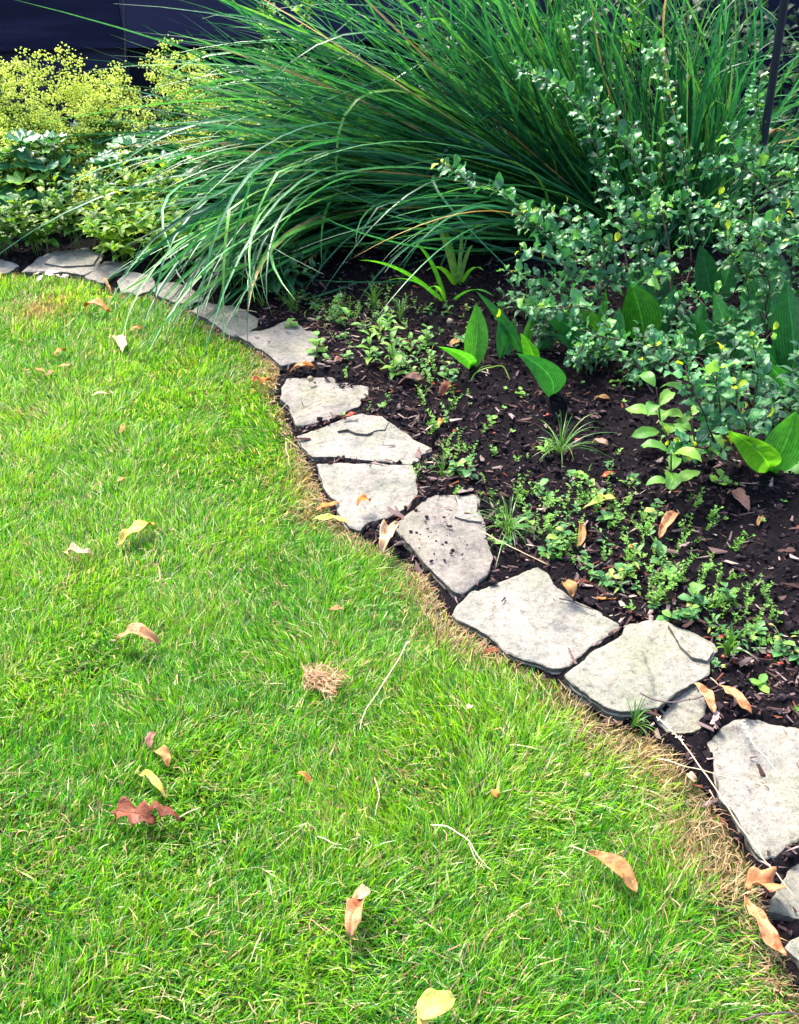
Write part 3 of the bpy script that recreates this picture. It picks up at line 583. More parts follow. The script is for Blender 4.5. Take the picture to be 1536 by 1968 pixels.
# ------------------------------------------------------------------ bushy small plants
def bushy(name, label, cat, px, py, rad, ht, nst, leaves, ls, group=None, per=6, droop=.3, stemmat=None, z0=None, spreadup=.6, pos=None, nmax=300):
    b = pos or at(px, py); b = Vector((b.x, b.y, bedz(b.x, b.y) - .003)); rt = empty(name, b, label, cat, group); cnt = 0
    for i in range(nst):
        a = U(0, 6.28); q = math.sqrt(U(.01, 1)); top = b + Vector((math.cos(a) * rad * q, math.sin(a) * rad * q, ht * (1 - .45 * q * q) * U(.75, 1.1)))
        mid = b.lerp(top, .5) + Vector((math.cos(a) * rad * q * .0, 0, ht * .12)); s0 = b + Vector((math.cos(a), math.sin(a), 0)) * rad * .35 * q
        Ls = bez(s0, mid.lerp(s0, .15), top, 7); child('stem', MB().add(*tube(Ls, .0018, .0009, 4)).mesh('stem', stemmat or m_stem), rt)
        n = per
        for k in range(n):
            t = .25 + .75 * (k + .5) / n; p = Ls[min(5, int(t * 6))].lerp(Ls[min(6, int(t * 6) + 1)], t * 6 - int(t * 6)) if t < 1 else Ls[-1]
            for sgn in (0, math.pi):
                ang = a + k * 1.57 + sgn + U(-.4, .4); dv = Vector((math.cos(ang), math.sin(ang), spreadup * t - droop * U(0, 1)))
                child('leaf', random.choice(leaves), rt, frame(p, dv, Vector((U(-.25, .25), U(-.25, .25), 1)), ls * U(.65, 1.1) * (1.1 - .45 * t))); cnt += 1
        for q2 in range(3):
            ang = U(0, 6.28); child('leaf', random.choice(leaves), rt, frame(Ls[-1], Vector((math.cos(ang), math.sin(ang), .9)), Vector((U(-.3, .3), U(-.3, .3), 1)), ls * .5))
    return rt
m_per = leaf_mat('perennial_leaf', [(0, (.035, .12, .02)), (.5, (.075, .2, .02)), (.85, (.16, .30, .025)), (1, (.26, .38, .03))], 'pinnate', .42, .3, .5)
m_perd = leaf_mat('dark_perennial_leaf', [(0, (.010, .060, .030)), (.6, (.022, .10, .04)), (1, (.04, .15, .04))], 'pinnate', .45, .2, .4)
LSER = leafvariants(6, 'leaf', m_per, 1, .46, 'ovate', 13, 4, .3, .12, .04, .10)
m_pery = leaf_mat('bright_perennial_leaf', [(0, (.07, .2, .02)), (.5, (.15, .32, .02)), (1, (.34, .46, .03))], 'pinnate', .42, .35, .4)
LSERY = leafvariants(6, 'leaf', m_pery, 1, .46, 'ovate', 13, 4, .3, .12, .04, .10)
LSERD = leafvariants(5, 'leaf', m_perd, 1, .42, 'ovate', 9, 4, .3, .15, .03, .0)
G1 = 'low serrated-leaf perennials behind the flagstones'
for px, py, r, h, ns, lab, yl in ((5, 488, .17, .27, 11, 'low toothed-leaf plant behind the leftmost flagstone', 0), (85, 484, .16, .30, 11, 'dark green toothed-leaf plant behind the white-flaked flagstone', 0),
                              (165, 478, .18, .34, 12, 'toothed-leaf plant standing between the mantle leaves and the pointed flagstone', 0),
                              (245, 500, .19, .29, 15, 'bright yellow-green toothed-leaf plant spilling over the flagstones', 1), (335, 512, .18, .27, 13, 'yellow-green toothed-leaf plant half under the drooping grass', 1),
                              (300, 470, .2, .42, 14, 'taller toothed-leaf plant behind the bright yellow-green one', 1)):
    bushy('toothed_perennial', lab, 'plant', px, py + 8, r, h, ns, LSERY if yl else LSER, .10, G1, per=4)
G2 = 'dark leafy plants in the shade under the tall grass'
for px, py, lab in ((455, 562, 'dark leafy plant under the drooping blades, nearest the shaded brownish flagstone'), (530, 572, 'dark broad-leaved plant in deep shade beside the bare soil'), (590, 500, 'small dark leafy plant furthest back under the tall grass')):
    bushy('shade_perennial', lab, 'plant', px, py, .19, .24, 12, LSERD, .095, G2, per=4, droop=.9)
# ------------------------------------------------------------------ small-leaved shrubs
m_bark = solid_mat('twig_bark', [(.3, (.035, .022, .016)), (.7, (.11, .065, .045))], 60, .7)
m_sh = leaf_mat('shrub_leaf', [(0, (.012, .09, .034)), (.5, (.04, .19, .065)), (.85, (.085, .28, .09)), (1, (.17, .40, .07))], 'mid', .36, .32, .6, 1.4)
m_shy = leaf_mat('young_shrub_leaf', [(0, (.25, .40, .02)), (1, (.45, .50, .03))], 'mid', .42, .45, .5, 1.3)
LSH = leafvariants(6, 'leaf', m_sh, 1, .66, 'obovate', 9, 4, .25, .16, .16, 0, 1.7, pet=.14) + leafvariants(6, 'leaf', m_sh, 1, .58, 'ovate', 9, 4, .35, .2, .14, 0, 1.9, pet=.14)
LSY = leafvariants(4, 'leaf', m_shy, 1, .6, 'obovate', 6, 2, .4, .1, .08, 0, 1.6)
def shrub(label, stems, side, ls, lim=.93, group='small-leaved shrubs in the bed', leaves=LSH, young=LSY, gap=.03, twig=(.06, .16), cat='shrub', nm='small_leaved_shrub', upl=.35, cloud=()):
    s0 = stems[0][0]; b = at(*s0[:2]); b.z = 0; rt = empty(nm, b, label, cat, group); items = []
    lines = []
    for st_ in stems:
        P = [at(*st_[0][:2])] + [atY(*q) for q in st_[1:]]; L0 = smooth_line(P, 26); L0 = [p + Vector((noise.noise(p * 9) * .02, noise.noise(p * 9 + Vector((5, 0, 0))) * .02, 0)) for p in L0]
        child('branch', MB().add(*tube(L0, .0038, .0012, 5)).mesh('branch', m_bark), rt); lines.append((L0, True))
        ln = sum((L0[i + 1] - L0[i]).length for i in range(25))
        for k in range(int(side * ln)):
            i = int(25 * U(.15, lim)); p = L0[i]; T = (L0[i + 1] - L0[i]).normalized(); dv = (T * .5 + Vector((random.gauss(0, 1), random.gauss(0, .8), random.gauss(.2, .4))).normalized()).normalized()
            l2 = U(*twig); e = p + dv * l2 + Vector((0, 0, l2 * .15)); Lt = bez(p, p.lerp(e, .5) + Vector((0, 0, .01)), e, 8)
            child('twig', MB().add(*tube(Lt, .0018, .0007, 3)).mesh('twig', m_bark), rt); lines.append((Lt, False))
    for (p, e) in cloud:
        P0 = atY(*p); E0 = atY(*e); Lt = bez(P0, P0.lerp(E0, .5) + Vector((0, 0, .02)), E0, 12); child('twig', MB().add(*tube(Lt, .002, .0008, 3)).mesh('twig', m_bark), rt); lines.append((Lt, False))
    for Lc, main in lines:
        ln = sum((Lc[i + 1] - Lc[i]).length for i in range(len(Lc) - 1)); n = max(2, int(ln / gap)); st_t = .3 if main else .1
        for k in range(n):
            t = st_t + (1 - st_t) * k / max(1, n - 1); x = t * (len(Lc) - 1); i = min(int(x), len(Lc) - 2); p = Lc[i].lerp(Lc[i + 1], x - i); T = (Lc[i + 1] - Lc[i]).normalized()
            sd_ = T.cross(Vector((0, 0, 1))); sd_ = sd_ if sd_.length > .05 else Vector((1, 0, 0)); sd_.normalize(); sd_ = Matrix.Rotation((k % 2) * 1.5 + U(-.6, .6), 3, T) @ sd_
            endf = (t > .93)
            for sg in (-1, 1):
                if random.random() < .1: continue
                dv = sd_ * sg + T * .45 + Vector((0, 0, upl * U(-.4, 1))); up = Vector((random.gauss(0, .4), random.gauss(-.15, .4), 1))
                items.append((p.y, random.choice(young if (endf and random.random() < .4) else leaves), frame(p + dv.normalized() * ls * .1, dv, up, ls * U(.45, 1.18) * (.5 if endf else (1.05 - .35 * t)))))
    items.sort(key=lambda q: q[0]); V = []; n_ = 0
    for i, (_, me, M) in enumerate(items):
        if i < 300: child('leaf', me, rt, M)
        else: V.append((me, M))
    if V:
        mass = MB()
        for me, M in V:
            Mi = rt.matrix_basis.inverted() @ M; uv = [(.4, .2)] * len(me.vertices); mass.add([Mi @ v.co for v in me.vertices], [tuple(p.vertices) for p in me.polygons], uv)
        tag(link('foliage', mass.mesh('foliage', m_sh), rt), kind='stuff')
    print(label[:30], len(items)); return rt
shrub('tall wispy shrub of small wavy leaves in front of the ornamental grass', [
    [(1300, 600), (1326, 520, 3.72), (1322, 380, 3.75), (1300, 230, 3.8), (1262, 112, 3.8), (1255, 100, 3.8)],
    [(1215, 610), (1200, 470, 3.7), (1150, 290, 3.75), (1110, 205, 3.8), (1050, 155, 3.75), (985, 125, 3.7)],
    [(1290, 610), (1280, 430, 3.6), (1180, 250, 3.6), (1122, 130, 3.65), (1120, -20, 3.7)],
    [(1210, 620), (1150, 530, 3.4), (1065, 470, 3.3), (985, 385, 3.3), (905, 345, 3.25), (845, 312, 3.2)],
    [(1230, 625), (1205, 520, 3.35), (1120, 470, 3.3), (1060, 450, 3.3), (1000, 405, 3.25)],
    [(1225, 620), (1230, 480, 3.4), (1260, 410, 3.4), (1330, 370, 3.4)],
    [(1220, 620), (1170, 540, 3.25), (1070, 535, 3.15), (970, 520, 3.1)],
    [(1240, 630), (1270, 520, 3.4), (1215, 420, 3.4), (1150, 340, 3.4)]], 6.5, .064, .55,
    cloud=[((1150, 480, 3.3), (1040, 400, 3.2)), ((1180, 500, 3.3), (1090, 390, 3.3)), ((1200, 480, 3.3), (1250, 400, 3.3)), ((1100, 520, 3.2), (1000, 480, 3.1)), ((1110, 560, 3.1), (1020, 570, 3.05)), ((1140, 590, 3.0), (1040, 610, 2.95)), ((1160, 540, 3.15), (1100, 610, 3.0)), ((1210, 560, 3.1), (1290, 520, 3.1)), ((1080, 560, 3.1), (960, 590, 3.0)), ((1200, 470, 3.3), (1180, 390, 3.3))])
shrub('dense small-leaved shrub at the right frame edge around the dark metal pole', [
    [(1455, 640), (1450, 520, 3.5), (1445, 380, 3.55), (1460, 250, 3.6), (1455, 150, 3.6)],
    [(1470, 640), (1500, 480, 3.4), (1490, 380, 3.4), (1420, 320, 3.4), (1350, 330, 3.4)],
    [(1480, 640), (1530, 500, 3.3), (1540, 380, 3.3), (1500, 300, 3.3)],
    [(1480, 650), (1440, 560, 3.2), (1400, 470, 3.2), (1380, 400, 3.2)],
    [(1490, 650), (1580, 520, 3.2), (1640, 400, 3.2), (1660, 300, 3.2)],
    [(1470, 660), (1480, 560, 3.1), (1450, 470, 3.1), (1500, 420, 3.1)],
    [(1490, 660), (1540, 570, 3.0), (1560, 500, 3.0), (1545, 440, 3.0)]], 13, .062)
shrub('low spreading part-shaded shrub trailing over soil between the broad leaves', [
    [(1210, 700), (1170, 690, 2.95), (1120, 680, 2.85), (1090, 690, 2.8)],
    [(1280, 665), (1300, 590, 3.1), (1330, 560, 3.1), (1360, 590, 3.0)],
    [(1340, 680), (1380, 640, 3.0), (1420, 610, 3.0), (1450, 640, 2.95)],
    [(1300, 720), (1270, 700, 2.8), (1240, 720, 2.75), (1215, 745, 2.7)],
    [(1230, 705), (1200, 660, 2.9), (1130, 650, 2.8), (1110, 700, 2.75)],
    [(1215, 700), (1250, 680, 2.9), (1210, 720, 2.8), (1180, 750, 2.75)],
    [(1180, 690), (1110, 610, 3.0), (1060, 590, 2.95), (1020, 600, 2.9)]], 6, .052, young=LSH)
shrub('bright young shrub with reddish stems beside the big ribbed leaves', [
    [(1420, 900), (1400, 790, 2.3), (1345, 700, 2.35), (1300, 670, 2.35), (1250, 665, 2.3)],
    [(1430, 900), (1450, 770, 2.3), (1448, 690, 2.3), (1430, 638, 2.3)],
    [(1415, 900), (1385, 800, 2.25), (1378, 750, 2.25), (1380, 715, 2.25)],
    [(1425, 905), (1440, 830, 2.2), (1420, 780, 2.2), (1415, 740, 2.2)],
    [(1410, 905), (1370, 830, 2.2), (1330, 750, 2.2), (1318, 700, 2.25)],
    [(1420, 905), (1380, 870, 2.15), (1340, 860, 2.1), (1310, 860, 2.1)]], 12, .06, twig=(.04, .09), gap=.032)
m_eu = leaf_mat('oval_leaf', [(0, (.07, .22, .03)), (.6, (.12, .30, .04)), (1, (.2, .38, .04))], 'pinnate', .42, .35, .5, 1.3)
LEU = leafvariants(5, 'leaf', m_eu, 1, .5, 'ell', 9, 4, .3, .15, .03, 0)
def oval(label, base, top, Y, n, ls):
    b = at(*base); rt = empty('oval_leaved_seedling', b, label, 'plant', 'pale oval-leaved seedlings by the young shrub'); T_ = atY(*top, Y); Ls = bez(b, b.lerp(T_, .5), T_, 8)
    child('stem', MB().add(*tube(Ls, .004, .002, 5)).mesh('stem', m_bark), rt)
    for k in range(n):
        t = .35 + .65 * k / (n - 1); p = Ls[min(7, int(t * 7))]
        for s in (0, 3.14):
            a = k * 1.35 + s + U(-.3, .3); child('leaf', random.choice(LEU), rt, frame(p + Vector((math.cos(a), math.sin(a), 0)) * .008, Vector((math.cos(a), math.sin(a), U(-.15, .35))), Vector((U(-.2, .2), U(-.4, .0), 1)), ls * U(.75, 1.15)))
oval('pale green oval-leaved seedling with a browning lower leaf', (1275, 860), (1262, 745), 2.32, 5, .085)
oval('pale green oval-leaved seedling standing in front of the other one', (1290, 950), (1290, 870), 2.05, 3, .085)
oval('small pale oval-leaved seedling half hidden behind the young shrub', (1340, 900), (1330, 800), 2.3, 4, .06)
# ------------------------------------------------------------------ broad ribbed leaves (lily of the valley)
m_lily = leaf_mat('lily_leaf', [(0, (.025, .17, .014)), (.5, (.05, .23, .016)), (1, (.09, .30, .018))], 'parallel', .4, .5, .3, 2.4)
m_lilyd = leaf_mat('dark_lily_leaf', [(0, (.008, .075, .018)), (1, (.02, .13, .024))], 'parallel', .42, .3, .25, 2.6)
def lily(label, leaves, fur='dark'):
    b = at(*leaves[0][0]); rt = empty('broad_leaved_lily', b, label, 'plant', 'broad ribbed-leaf lilies in the bed')
    for (bx, by), (tx, ty), wpx, bow, dy, dark in leaves:
        p0 = at(bx, by, .01); p1 = atY(tx, ty, p0.y + dy); W_ = wpx / scale_at(p0.lerp(p1, .5)); n = 15
        mid = p0.lerp(p1, .5) + Vector((bow * U(.3, .8), -abs(bow) * .25, bow * .2)) * (p1 - p0).length
        view = (Vector((0, 0, H)) - mid).normalized(); ax = (p1 - p0).normalized(); side = ax.cross(view)
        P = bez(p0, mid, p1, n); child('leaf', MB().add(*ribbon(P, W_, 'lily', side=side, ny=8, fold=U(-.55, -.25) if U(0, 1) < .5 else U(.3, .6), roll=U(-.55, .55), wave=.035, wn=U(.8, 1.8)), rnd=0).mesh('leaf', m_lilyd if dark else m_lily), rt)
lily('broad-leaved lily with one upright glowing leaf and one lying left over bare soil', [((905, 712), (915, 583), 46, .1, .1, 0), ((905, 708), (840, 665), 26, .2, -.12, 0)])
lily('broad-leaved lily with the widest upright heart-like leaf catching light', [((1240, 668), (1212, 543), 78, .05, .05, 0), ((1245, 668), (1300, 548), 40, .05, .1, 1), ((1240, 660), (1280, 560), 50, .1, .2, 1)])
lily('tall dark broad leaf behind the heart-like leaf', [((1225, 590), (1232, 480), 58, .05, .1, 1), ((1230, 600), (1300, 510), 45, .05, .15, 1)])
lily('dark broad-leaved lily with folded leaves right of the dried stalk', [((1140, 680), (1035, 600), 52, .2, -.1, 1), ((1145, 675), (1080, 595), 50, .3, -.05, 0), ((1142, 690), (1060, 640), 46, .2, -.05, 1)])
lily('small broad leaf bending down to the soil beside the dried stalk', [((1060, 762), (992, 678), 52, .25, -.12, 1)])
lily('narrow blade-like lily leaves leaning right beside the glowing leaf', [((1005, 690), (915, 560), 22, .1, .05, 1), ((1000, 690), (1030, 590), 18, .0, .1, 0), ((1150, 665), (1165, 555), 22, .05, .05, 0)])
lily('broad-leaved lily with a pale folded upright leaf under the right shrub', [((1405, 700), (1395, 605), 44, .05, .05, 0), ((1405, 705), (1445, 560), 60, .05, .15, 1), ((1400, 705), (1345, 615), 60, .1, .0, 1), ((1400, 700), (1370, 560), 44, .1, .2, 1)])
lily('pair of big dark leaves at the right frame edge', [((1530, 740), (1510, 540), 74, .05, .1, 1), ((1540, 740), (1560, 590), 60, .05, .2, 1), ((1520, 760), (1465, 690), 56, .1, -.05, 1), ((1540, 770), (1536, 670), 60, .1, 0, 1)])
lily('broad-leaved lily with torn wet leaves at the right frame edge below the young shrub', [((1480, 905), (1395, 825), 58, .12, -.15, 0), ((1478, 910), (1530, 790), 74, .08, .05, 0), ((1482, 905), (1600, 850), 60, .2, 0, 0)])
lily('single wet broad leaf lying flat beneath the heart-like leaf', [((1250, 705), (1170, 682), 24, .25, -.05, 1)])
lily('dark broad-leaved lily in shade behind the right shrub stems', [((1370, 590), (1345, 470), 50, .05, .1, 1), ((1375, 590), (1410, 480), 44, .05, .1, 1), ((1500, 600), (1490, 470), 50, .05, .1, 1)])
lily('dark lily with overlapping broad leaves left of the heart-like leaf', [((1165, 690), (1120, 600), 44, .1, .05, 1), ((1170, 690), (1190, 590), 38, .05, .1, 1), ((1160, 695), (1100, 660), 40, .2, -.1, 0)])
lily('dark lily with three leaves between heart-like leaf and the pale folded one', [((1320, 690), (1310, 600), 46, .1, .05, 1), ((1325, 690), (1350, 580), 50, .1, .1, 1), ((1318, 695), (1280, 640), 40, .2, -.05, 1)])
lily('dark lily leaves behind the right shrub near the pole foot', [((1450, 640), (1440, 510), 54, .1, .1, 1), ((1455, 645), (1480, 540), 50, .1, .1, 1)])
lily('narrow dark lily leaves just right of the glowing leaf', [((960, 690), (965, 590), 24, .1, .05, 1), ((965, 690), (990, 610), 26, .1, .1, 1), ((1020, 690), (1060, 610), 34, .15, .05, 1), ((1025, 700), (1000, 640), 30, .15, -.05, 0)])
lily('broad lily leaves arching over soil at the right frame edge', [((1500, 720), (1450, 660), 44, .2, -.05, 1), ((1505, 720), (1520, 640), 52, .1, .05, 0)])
# iris-like fans with yellowing tips behind
def fan(label, base, tips, wpx):
    b = at(*base); rt = empty('iris_fan', b, label, 'plant', 'sword-leaved fans behind the bare soil')
    for tx, ty, dy, dry in tips:
        p1 = atY(tx, ty, b.y + dy); m = b.lerp(p1, .5) + Vector((0, 0, .05)); child('leaf', MB().add(*ribbon(bez(b, m, p1, 12), wpx / scale_at(b) * U(.8, 1.2), 'blade', side=Vector((1, 0, .1)), ny=2, fold=.35), rnd=0).mesh('leaf', m_ylw if dry else m_lily), rt)
m_ylw = leaf_mat('yellowing_leaf', [(0, (.10, .24, .03)), (.7, (.2, .32, .04)), (1, (.42, .34, .06))], 'mid', .5, .35, .4, 1.1)
fan('sword-leaved fan with yellowing upright tips under the tall grass', (880, 560), [(828, 410, .1, 1), (820, 520, -.1, 0), (890, 440, .1, 1), (850, 430, .1, 0), (910, 470, .1, 1), (930, 520, -.1, 0)], 9)
fan('sword-leaved fan with blades leaning left over the dark soil', (860, 590), [(740, 540, -.2, 0), (690, 500, -.1, 0), (800, 470, 0, 0), (820, 560, -.2, 0), (950, 570, -.1, 0)], 8)
# ------------------------------------------------------------------ background foliage, shoots
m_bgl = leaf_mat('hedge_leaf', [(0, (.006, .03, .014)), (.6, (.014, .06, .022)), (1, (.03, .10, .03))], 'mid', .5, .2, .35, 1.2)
def hedge(label, x0, x1, Y0, Y1, h, n, ls):
    b = Vector(((x0 + x1) / 2, (Y0 + Y1) / 2, 0)); rt = empty('background_shrub', b, label, 'shrub', 'dark shrubs against the fence')
    for i in range(9):
        p = Vector((U(x0, x1), U(Y0, Y1), 0)); child('branch', MB().add(*tube(smooth_line([p, p + Vector((U(-.1, .1), U(-.1, .1), h * .5)), p + Vector((U(-.25, .25), U(-.2, .1), h * .95))], 6), .012, .004, 5)).mesh('branch', m_bark), rt)
    mass = MB(); vs = leafvariants(4, 'leaf', m_bgl, 1, .55, 'ovate', 5, 2, .3, .15)
    vs = [([v.co.copy() for v in me.vertices], [tuple(p.vertices) for p in me.polygons]) for me in vs]
    for i in range(n):
        z = h * U(0.02, 1); p = Vector((U(x0, x1), U(Y0, Y1), z)); g = noise.noise(p * 3.5)
        if g < -.12: continue
        a = U(0, 6.28); M = Matrix.Translation(-b) @ frame(p, Vector((math.cos(a), math.sin(a), U(-.6, .2))), Vector((U(-.5, .5), U(-.9, .1), 1)), ls * U(.6, 1.2)); v, f = random.choice(vs); mass.add([M @ q for q in v], f)
    tag(link('foliage', mass.mesh('foliage', m_bgl), rt), kind='stuff')
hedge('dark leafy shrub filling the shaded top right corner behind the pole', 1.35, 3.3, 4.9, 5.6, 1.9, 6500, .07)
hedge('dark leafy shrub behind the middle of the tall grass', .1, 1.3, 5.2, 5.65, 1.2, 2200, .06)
shrub('light green leafy shoot climbing in front of the fence above the grass tips', [[(560, 330), (530, 200, 5.0), (520, 90, 5.0), (500, -40, 5.0)], [(575, 330), (570, 180, 5.0), (585, 60, 5.0), (600, -40, 5.0)]], 7, .06, group='leafy shoots at the fence', leaves=LEU, young=LEU, cat='plant', nm='leafy_shoot')
shrub('light green leafy shoot rising through the tall grass at top centre', [[(1010, 360), (1060, 200, 4.7), (1090, 90, 4.7), (1110, -20, 4.7)], [(1040, 360), (1180, 150, 4.7), (1230, 20, 4.7), (1240, -60, 4.7)]], 6, .07, group='leafy shoots at the fence', leaves=LEU, young=LEU, cat='plant', nm='leafy_shoot')
# ------------------------------------------------------------------ metal rods
m_iron = solid_mat('dark_blue_iron', [(.3, (.005, .007, .022)), (.7, (.012, .015, .04))], 20, .45, .5, .1)
def rod(label, base, top, Y, r, hook=False, name='garden_rod'):
    p0 = at(*base); p1 = atY(*top, Y); ext = p1 + (p1 - p0) * .12; pts = smooth_line([p0, p0.lerp(p1, .5), p1, ext], 12)
    if hook:
        e = pts[-1]; pts += [e + Vector((math.cos(a) * .09 - .09, 0, math.sin(a) * .09)) for a in [i * .3 for i in range(1, 11)]]
    mb = MB().add(*tube([p - p0 for p in pts], r, r, 8)); tag(link(name, mb.mesh(name, m_iron), None, Matrix.Translation(p0)), label, 'rod')
rod("dark blue shepherd's hook pole leaning beside the right shrub", (1425, 560), (1508, 0), 3.5, .0155, True, 'shepherd_hook')
rod('thin dark rod standing behind the yellow flowers in front of the fence', (250, 350), (238, 0), 5.35, .006)
rod('thin dark rod half hidden by the tips of the tall grass', (540, 350), (496, 0), 5.2, .007)
# ------------------------------------------------------------------ weeds in the bed
m_weed = leaf_mat('weed_leaf', [(0, (.07, .2, .03)), (.6, (.13, .32, .04)), (1, (.22, .4, .05))], 'none', .5, .35, .4)
def mk_sprig(h, k):
    st_ = MB(); axes = []; top = Vector((U(-.4, .4) * h, U(-.35, .35) * h, h)); L0 = bez(Vector((0, 0, 0)), top * .5 + Vector((U(-.15, .15) * h, U(-.1, .1) * h, 0)), top, 7); axes.append(L0)
    for b_ in range(k % 3):
        p = L0[random.randint(1, 3)]; e = p + Vector((U(-.5, .5), U(-.5, .5), U(.3, .7))) * h * .7; axes.append(bez(p, p.lerp(e, .5) + Vector((0, 0, -.1 * h)), e, 7))
    for L1 in axes:
        st_.add(*tube(L1, .0008, .0004, 3)); nn = max(3, int((L1[-1] - L1[0]).length / .0095))
        for i in range(nn):
            t = (i + 1) / nn; x = t * 6; p = L1[min(5, int(x))].lerp(L1[min(6, int(x) + 1)], x - int(x)) if t < 1 else L1[-1]
            for s in range(4):
                a = i * 1.2 + s * 1.57 + U(-.4, .4); d_ = Vector((math.cos(a), math.sin(a), U(.1, .8))); l = .009 * U(.5, 1.3) * (1.1 - .45 * t)
                st_.add(*ribbon([p, p + d_ * l * .5, p + d_ * l], l * .6, 'ell', side=Vector((-math.sin(a), math.cos(a), 0)), ny=1, fold=0), rnd=U(0, .8))
    return st_.mesh('weed_sprig', m_weed)
SPG = [mk_sprig(U(.035, .075), i) for i in range(12)]
ZN = [((800, 905), 16, 40, 30, 'upright thyme-like weed sprigs by the wide pointed flagstone'), ((870, 900), 16, 40, 35, 'upright thyme-like weed sprigs in the mulch right of the pointed flagstone'),
      ((1010, 985), 30, 60, 50, 'thyme-like weed sprigs behind the crumb-covered flagstone'), ((1130, 1010), 34, 60, 70, 'thyme-like weed sprigs around the upright tan leaf in the bed'),
      ((1250, 1060), 44, 70, 70, 'thyme-like weed sprigs in the middle of the dark soil'), ((1330, 1150), 40, 60, 50, 'thyme-like weed sprigs behind the large rounded flagstone'),
      ((690, 610), 80, 80, 34, 'thyme-like weed sprigs in shade beside the overgrown flagstone'), ((800, 760), 34, 50, 60, 'thyme-like weed sprigs near the crumpled purple-brown leaf'),
      ((1450, 1200), 16, 50, 50, 'thyme-like weed sprigs by the right frame edge'), ((1510, 1460), 14, 40, 60, 'thyme-like weed sprigs over the stone cut by the frame')]
for (cx, cy), n, sx_, sy_, lab in ZN:
    for i in range(n):
        b = at(random.gauss(cx, sx_), random.gauss(cy, sy_ * .8))
        pb = np.array([[b.x, b.y]])
        if inside(pb)[0] or in_stone(pb)[0]: continue
        o = link('weed_sprig', random.choice(SPG), None, Matrix.Translation((b.x, b.y, bedz(b.x, b.y) - .004)) @ Matrix.Rotation(U(0, 6.28), 4, 'Z') @ Matrix.Rotation(random.gauss(0, .4), 4, 'X') @ Matrix.Scale(U(.45, 1.35), 4)); tag(o, lab, 'weed', lab)
# seedlings
G3 = 'dark leafy plants filling the shade between the broad leaves'
for px, py, r_, h_, ls_, lab in ((1110, 655, .13, .17, .06, 'dark low leafy plant between dried stalk and heart-like leaf'), (1300, 712, .15, .2, .07, 'dark low leafy plant in the gap behind the pale oval seedlings'), (1400, 740, .15, .22, .07, 'dark leafy plant behind the bright young shrub'),
                           (1500, 800, .15, .24, .08, 'dark leafy plant at the right edge above the torn wet lily leaves'), (1010, 620, .12, .15, .06, 'dark low leafy plant behind the glowing lily leaf'),
                           (1120, 725, .12, .15, .06, 'dark low leafy plant on the open soil below the folded lily leaves'), (1215, 745, .13, .17, .065, 'dark low leafy plant at the front edge of the trailing shrub'), (1040, 690, .1, .13, .055, 'small dark leafy plant by the leaf bending down to the soil'), (1470, 840, .12, .18, .07, 'dark leafy plant behind the torn wet lily leaves')):
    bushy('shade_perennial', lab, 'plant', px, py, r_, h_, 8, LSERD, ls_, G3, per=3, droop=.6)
LWD = leafvariants(4, 'leaf', m_weed, 1, .4, 'lance', 6, 2, .3, .12)
LRD = leafvariants(4, 'leaf', m_weed, 1, .8, 'ell', 6, 4, .1, .1)
def weed(label, px, py, h, n, ls, leaves, group=None, name='weed', lean=(0, 0)):
    b = at(px, py); b.z = bedz(b.x, b.y) - .003; rt = empty(name, b, label, 'weed', group); top = b + Vector((lean[0], lean[1], h)); Ls = bez(b, b.lerp(top, .5) + Vector((lean[0] * -.2, 0, 0)), top, 8)
    child('stem', MB().add(*tube(Ls, .0022, .001, 4)).mesh('stem', m_stem), rt)
    for k in range(n):
        t = (k + .6) / n; p = Ls[min(7, int(t * 7.5))]; a = k * 2.4 + U(-.3, .3); child('leaf', random.choice(leaves), rt, frame(p, Vector((math.cos(a), math.sin(a), U(.1, .6))), Vector((0, 0, 1)), ls * U(.7, 1.1) * (1.15 - .5 * t)))
weed('tall pale weed with narrow leaves on an upright stem right of the overgrown flagstone', 758, 735, .24, 20, .07, LWD, lean=(-.03, .02))
weed('second narrow-leaved weed leaning left of the tall pale one', 712, 715, .13, 11, .065, LWD)
weed('short leafy weed right of the tall pale weed', 790, 690, .07, 8, .055, LWD)
weed('single broad seedling leaf standing in the shade near the overgrown flagstone', 672, 640, .07, 3, .075, LWD)
weed('leafy weed in the shade behind the tall pale weed', 730, 660, .1, 10, .055, LWD)
weed('lobed low weed between the brown flagstone and the overgrown one', 560, 640, .05, 9, .04, LRD)
weed('bushy little weed left of the glowing lily leaf', 820, 670, .08, 10, .045, LRD)
weed('bluish weed with lobed leaves at the corner of the overgrown flagstone', 610, 690, .09, 12, .045, LRD)
weed('small two-leaved seedling alone on dark soil in the middle of the bed', 945, 822, .03, 5, .032, LRD)
weed('small clover-like seedling below the spidery grass tuft', 1108, 930, .025, 6, .03, LRD)
weed('light green weed at the heart of the spidery grass tuft', 1048, 880, .045, 8, .045, LWD)
weed('round-leaved seedling at the foot of the young shrub', 1380, 940, .03, 7, .04, LRD)
weed('clover-like weed patch between rounded flagstone and dark soil', 1285, 1130, .03, 12, .03, LRD)
weed('low leafy seedling left of the dried peeling stalk', 1000, 770, .03, 7, .035, LRD)
weed('round pale leaf weed beside the stone cut by the frame', 1455, 1330, .02, 5, .035, LRD)
GS = 'tiny round-leaved seedlings dotted over the bare soil'
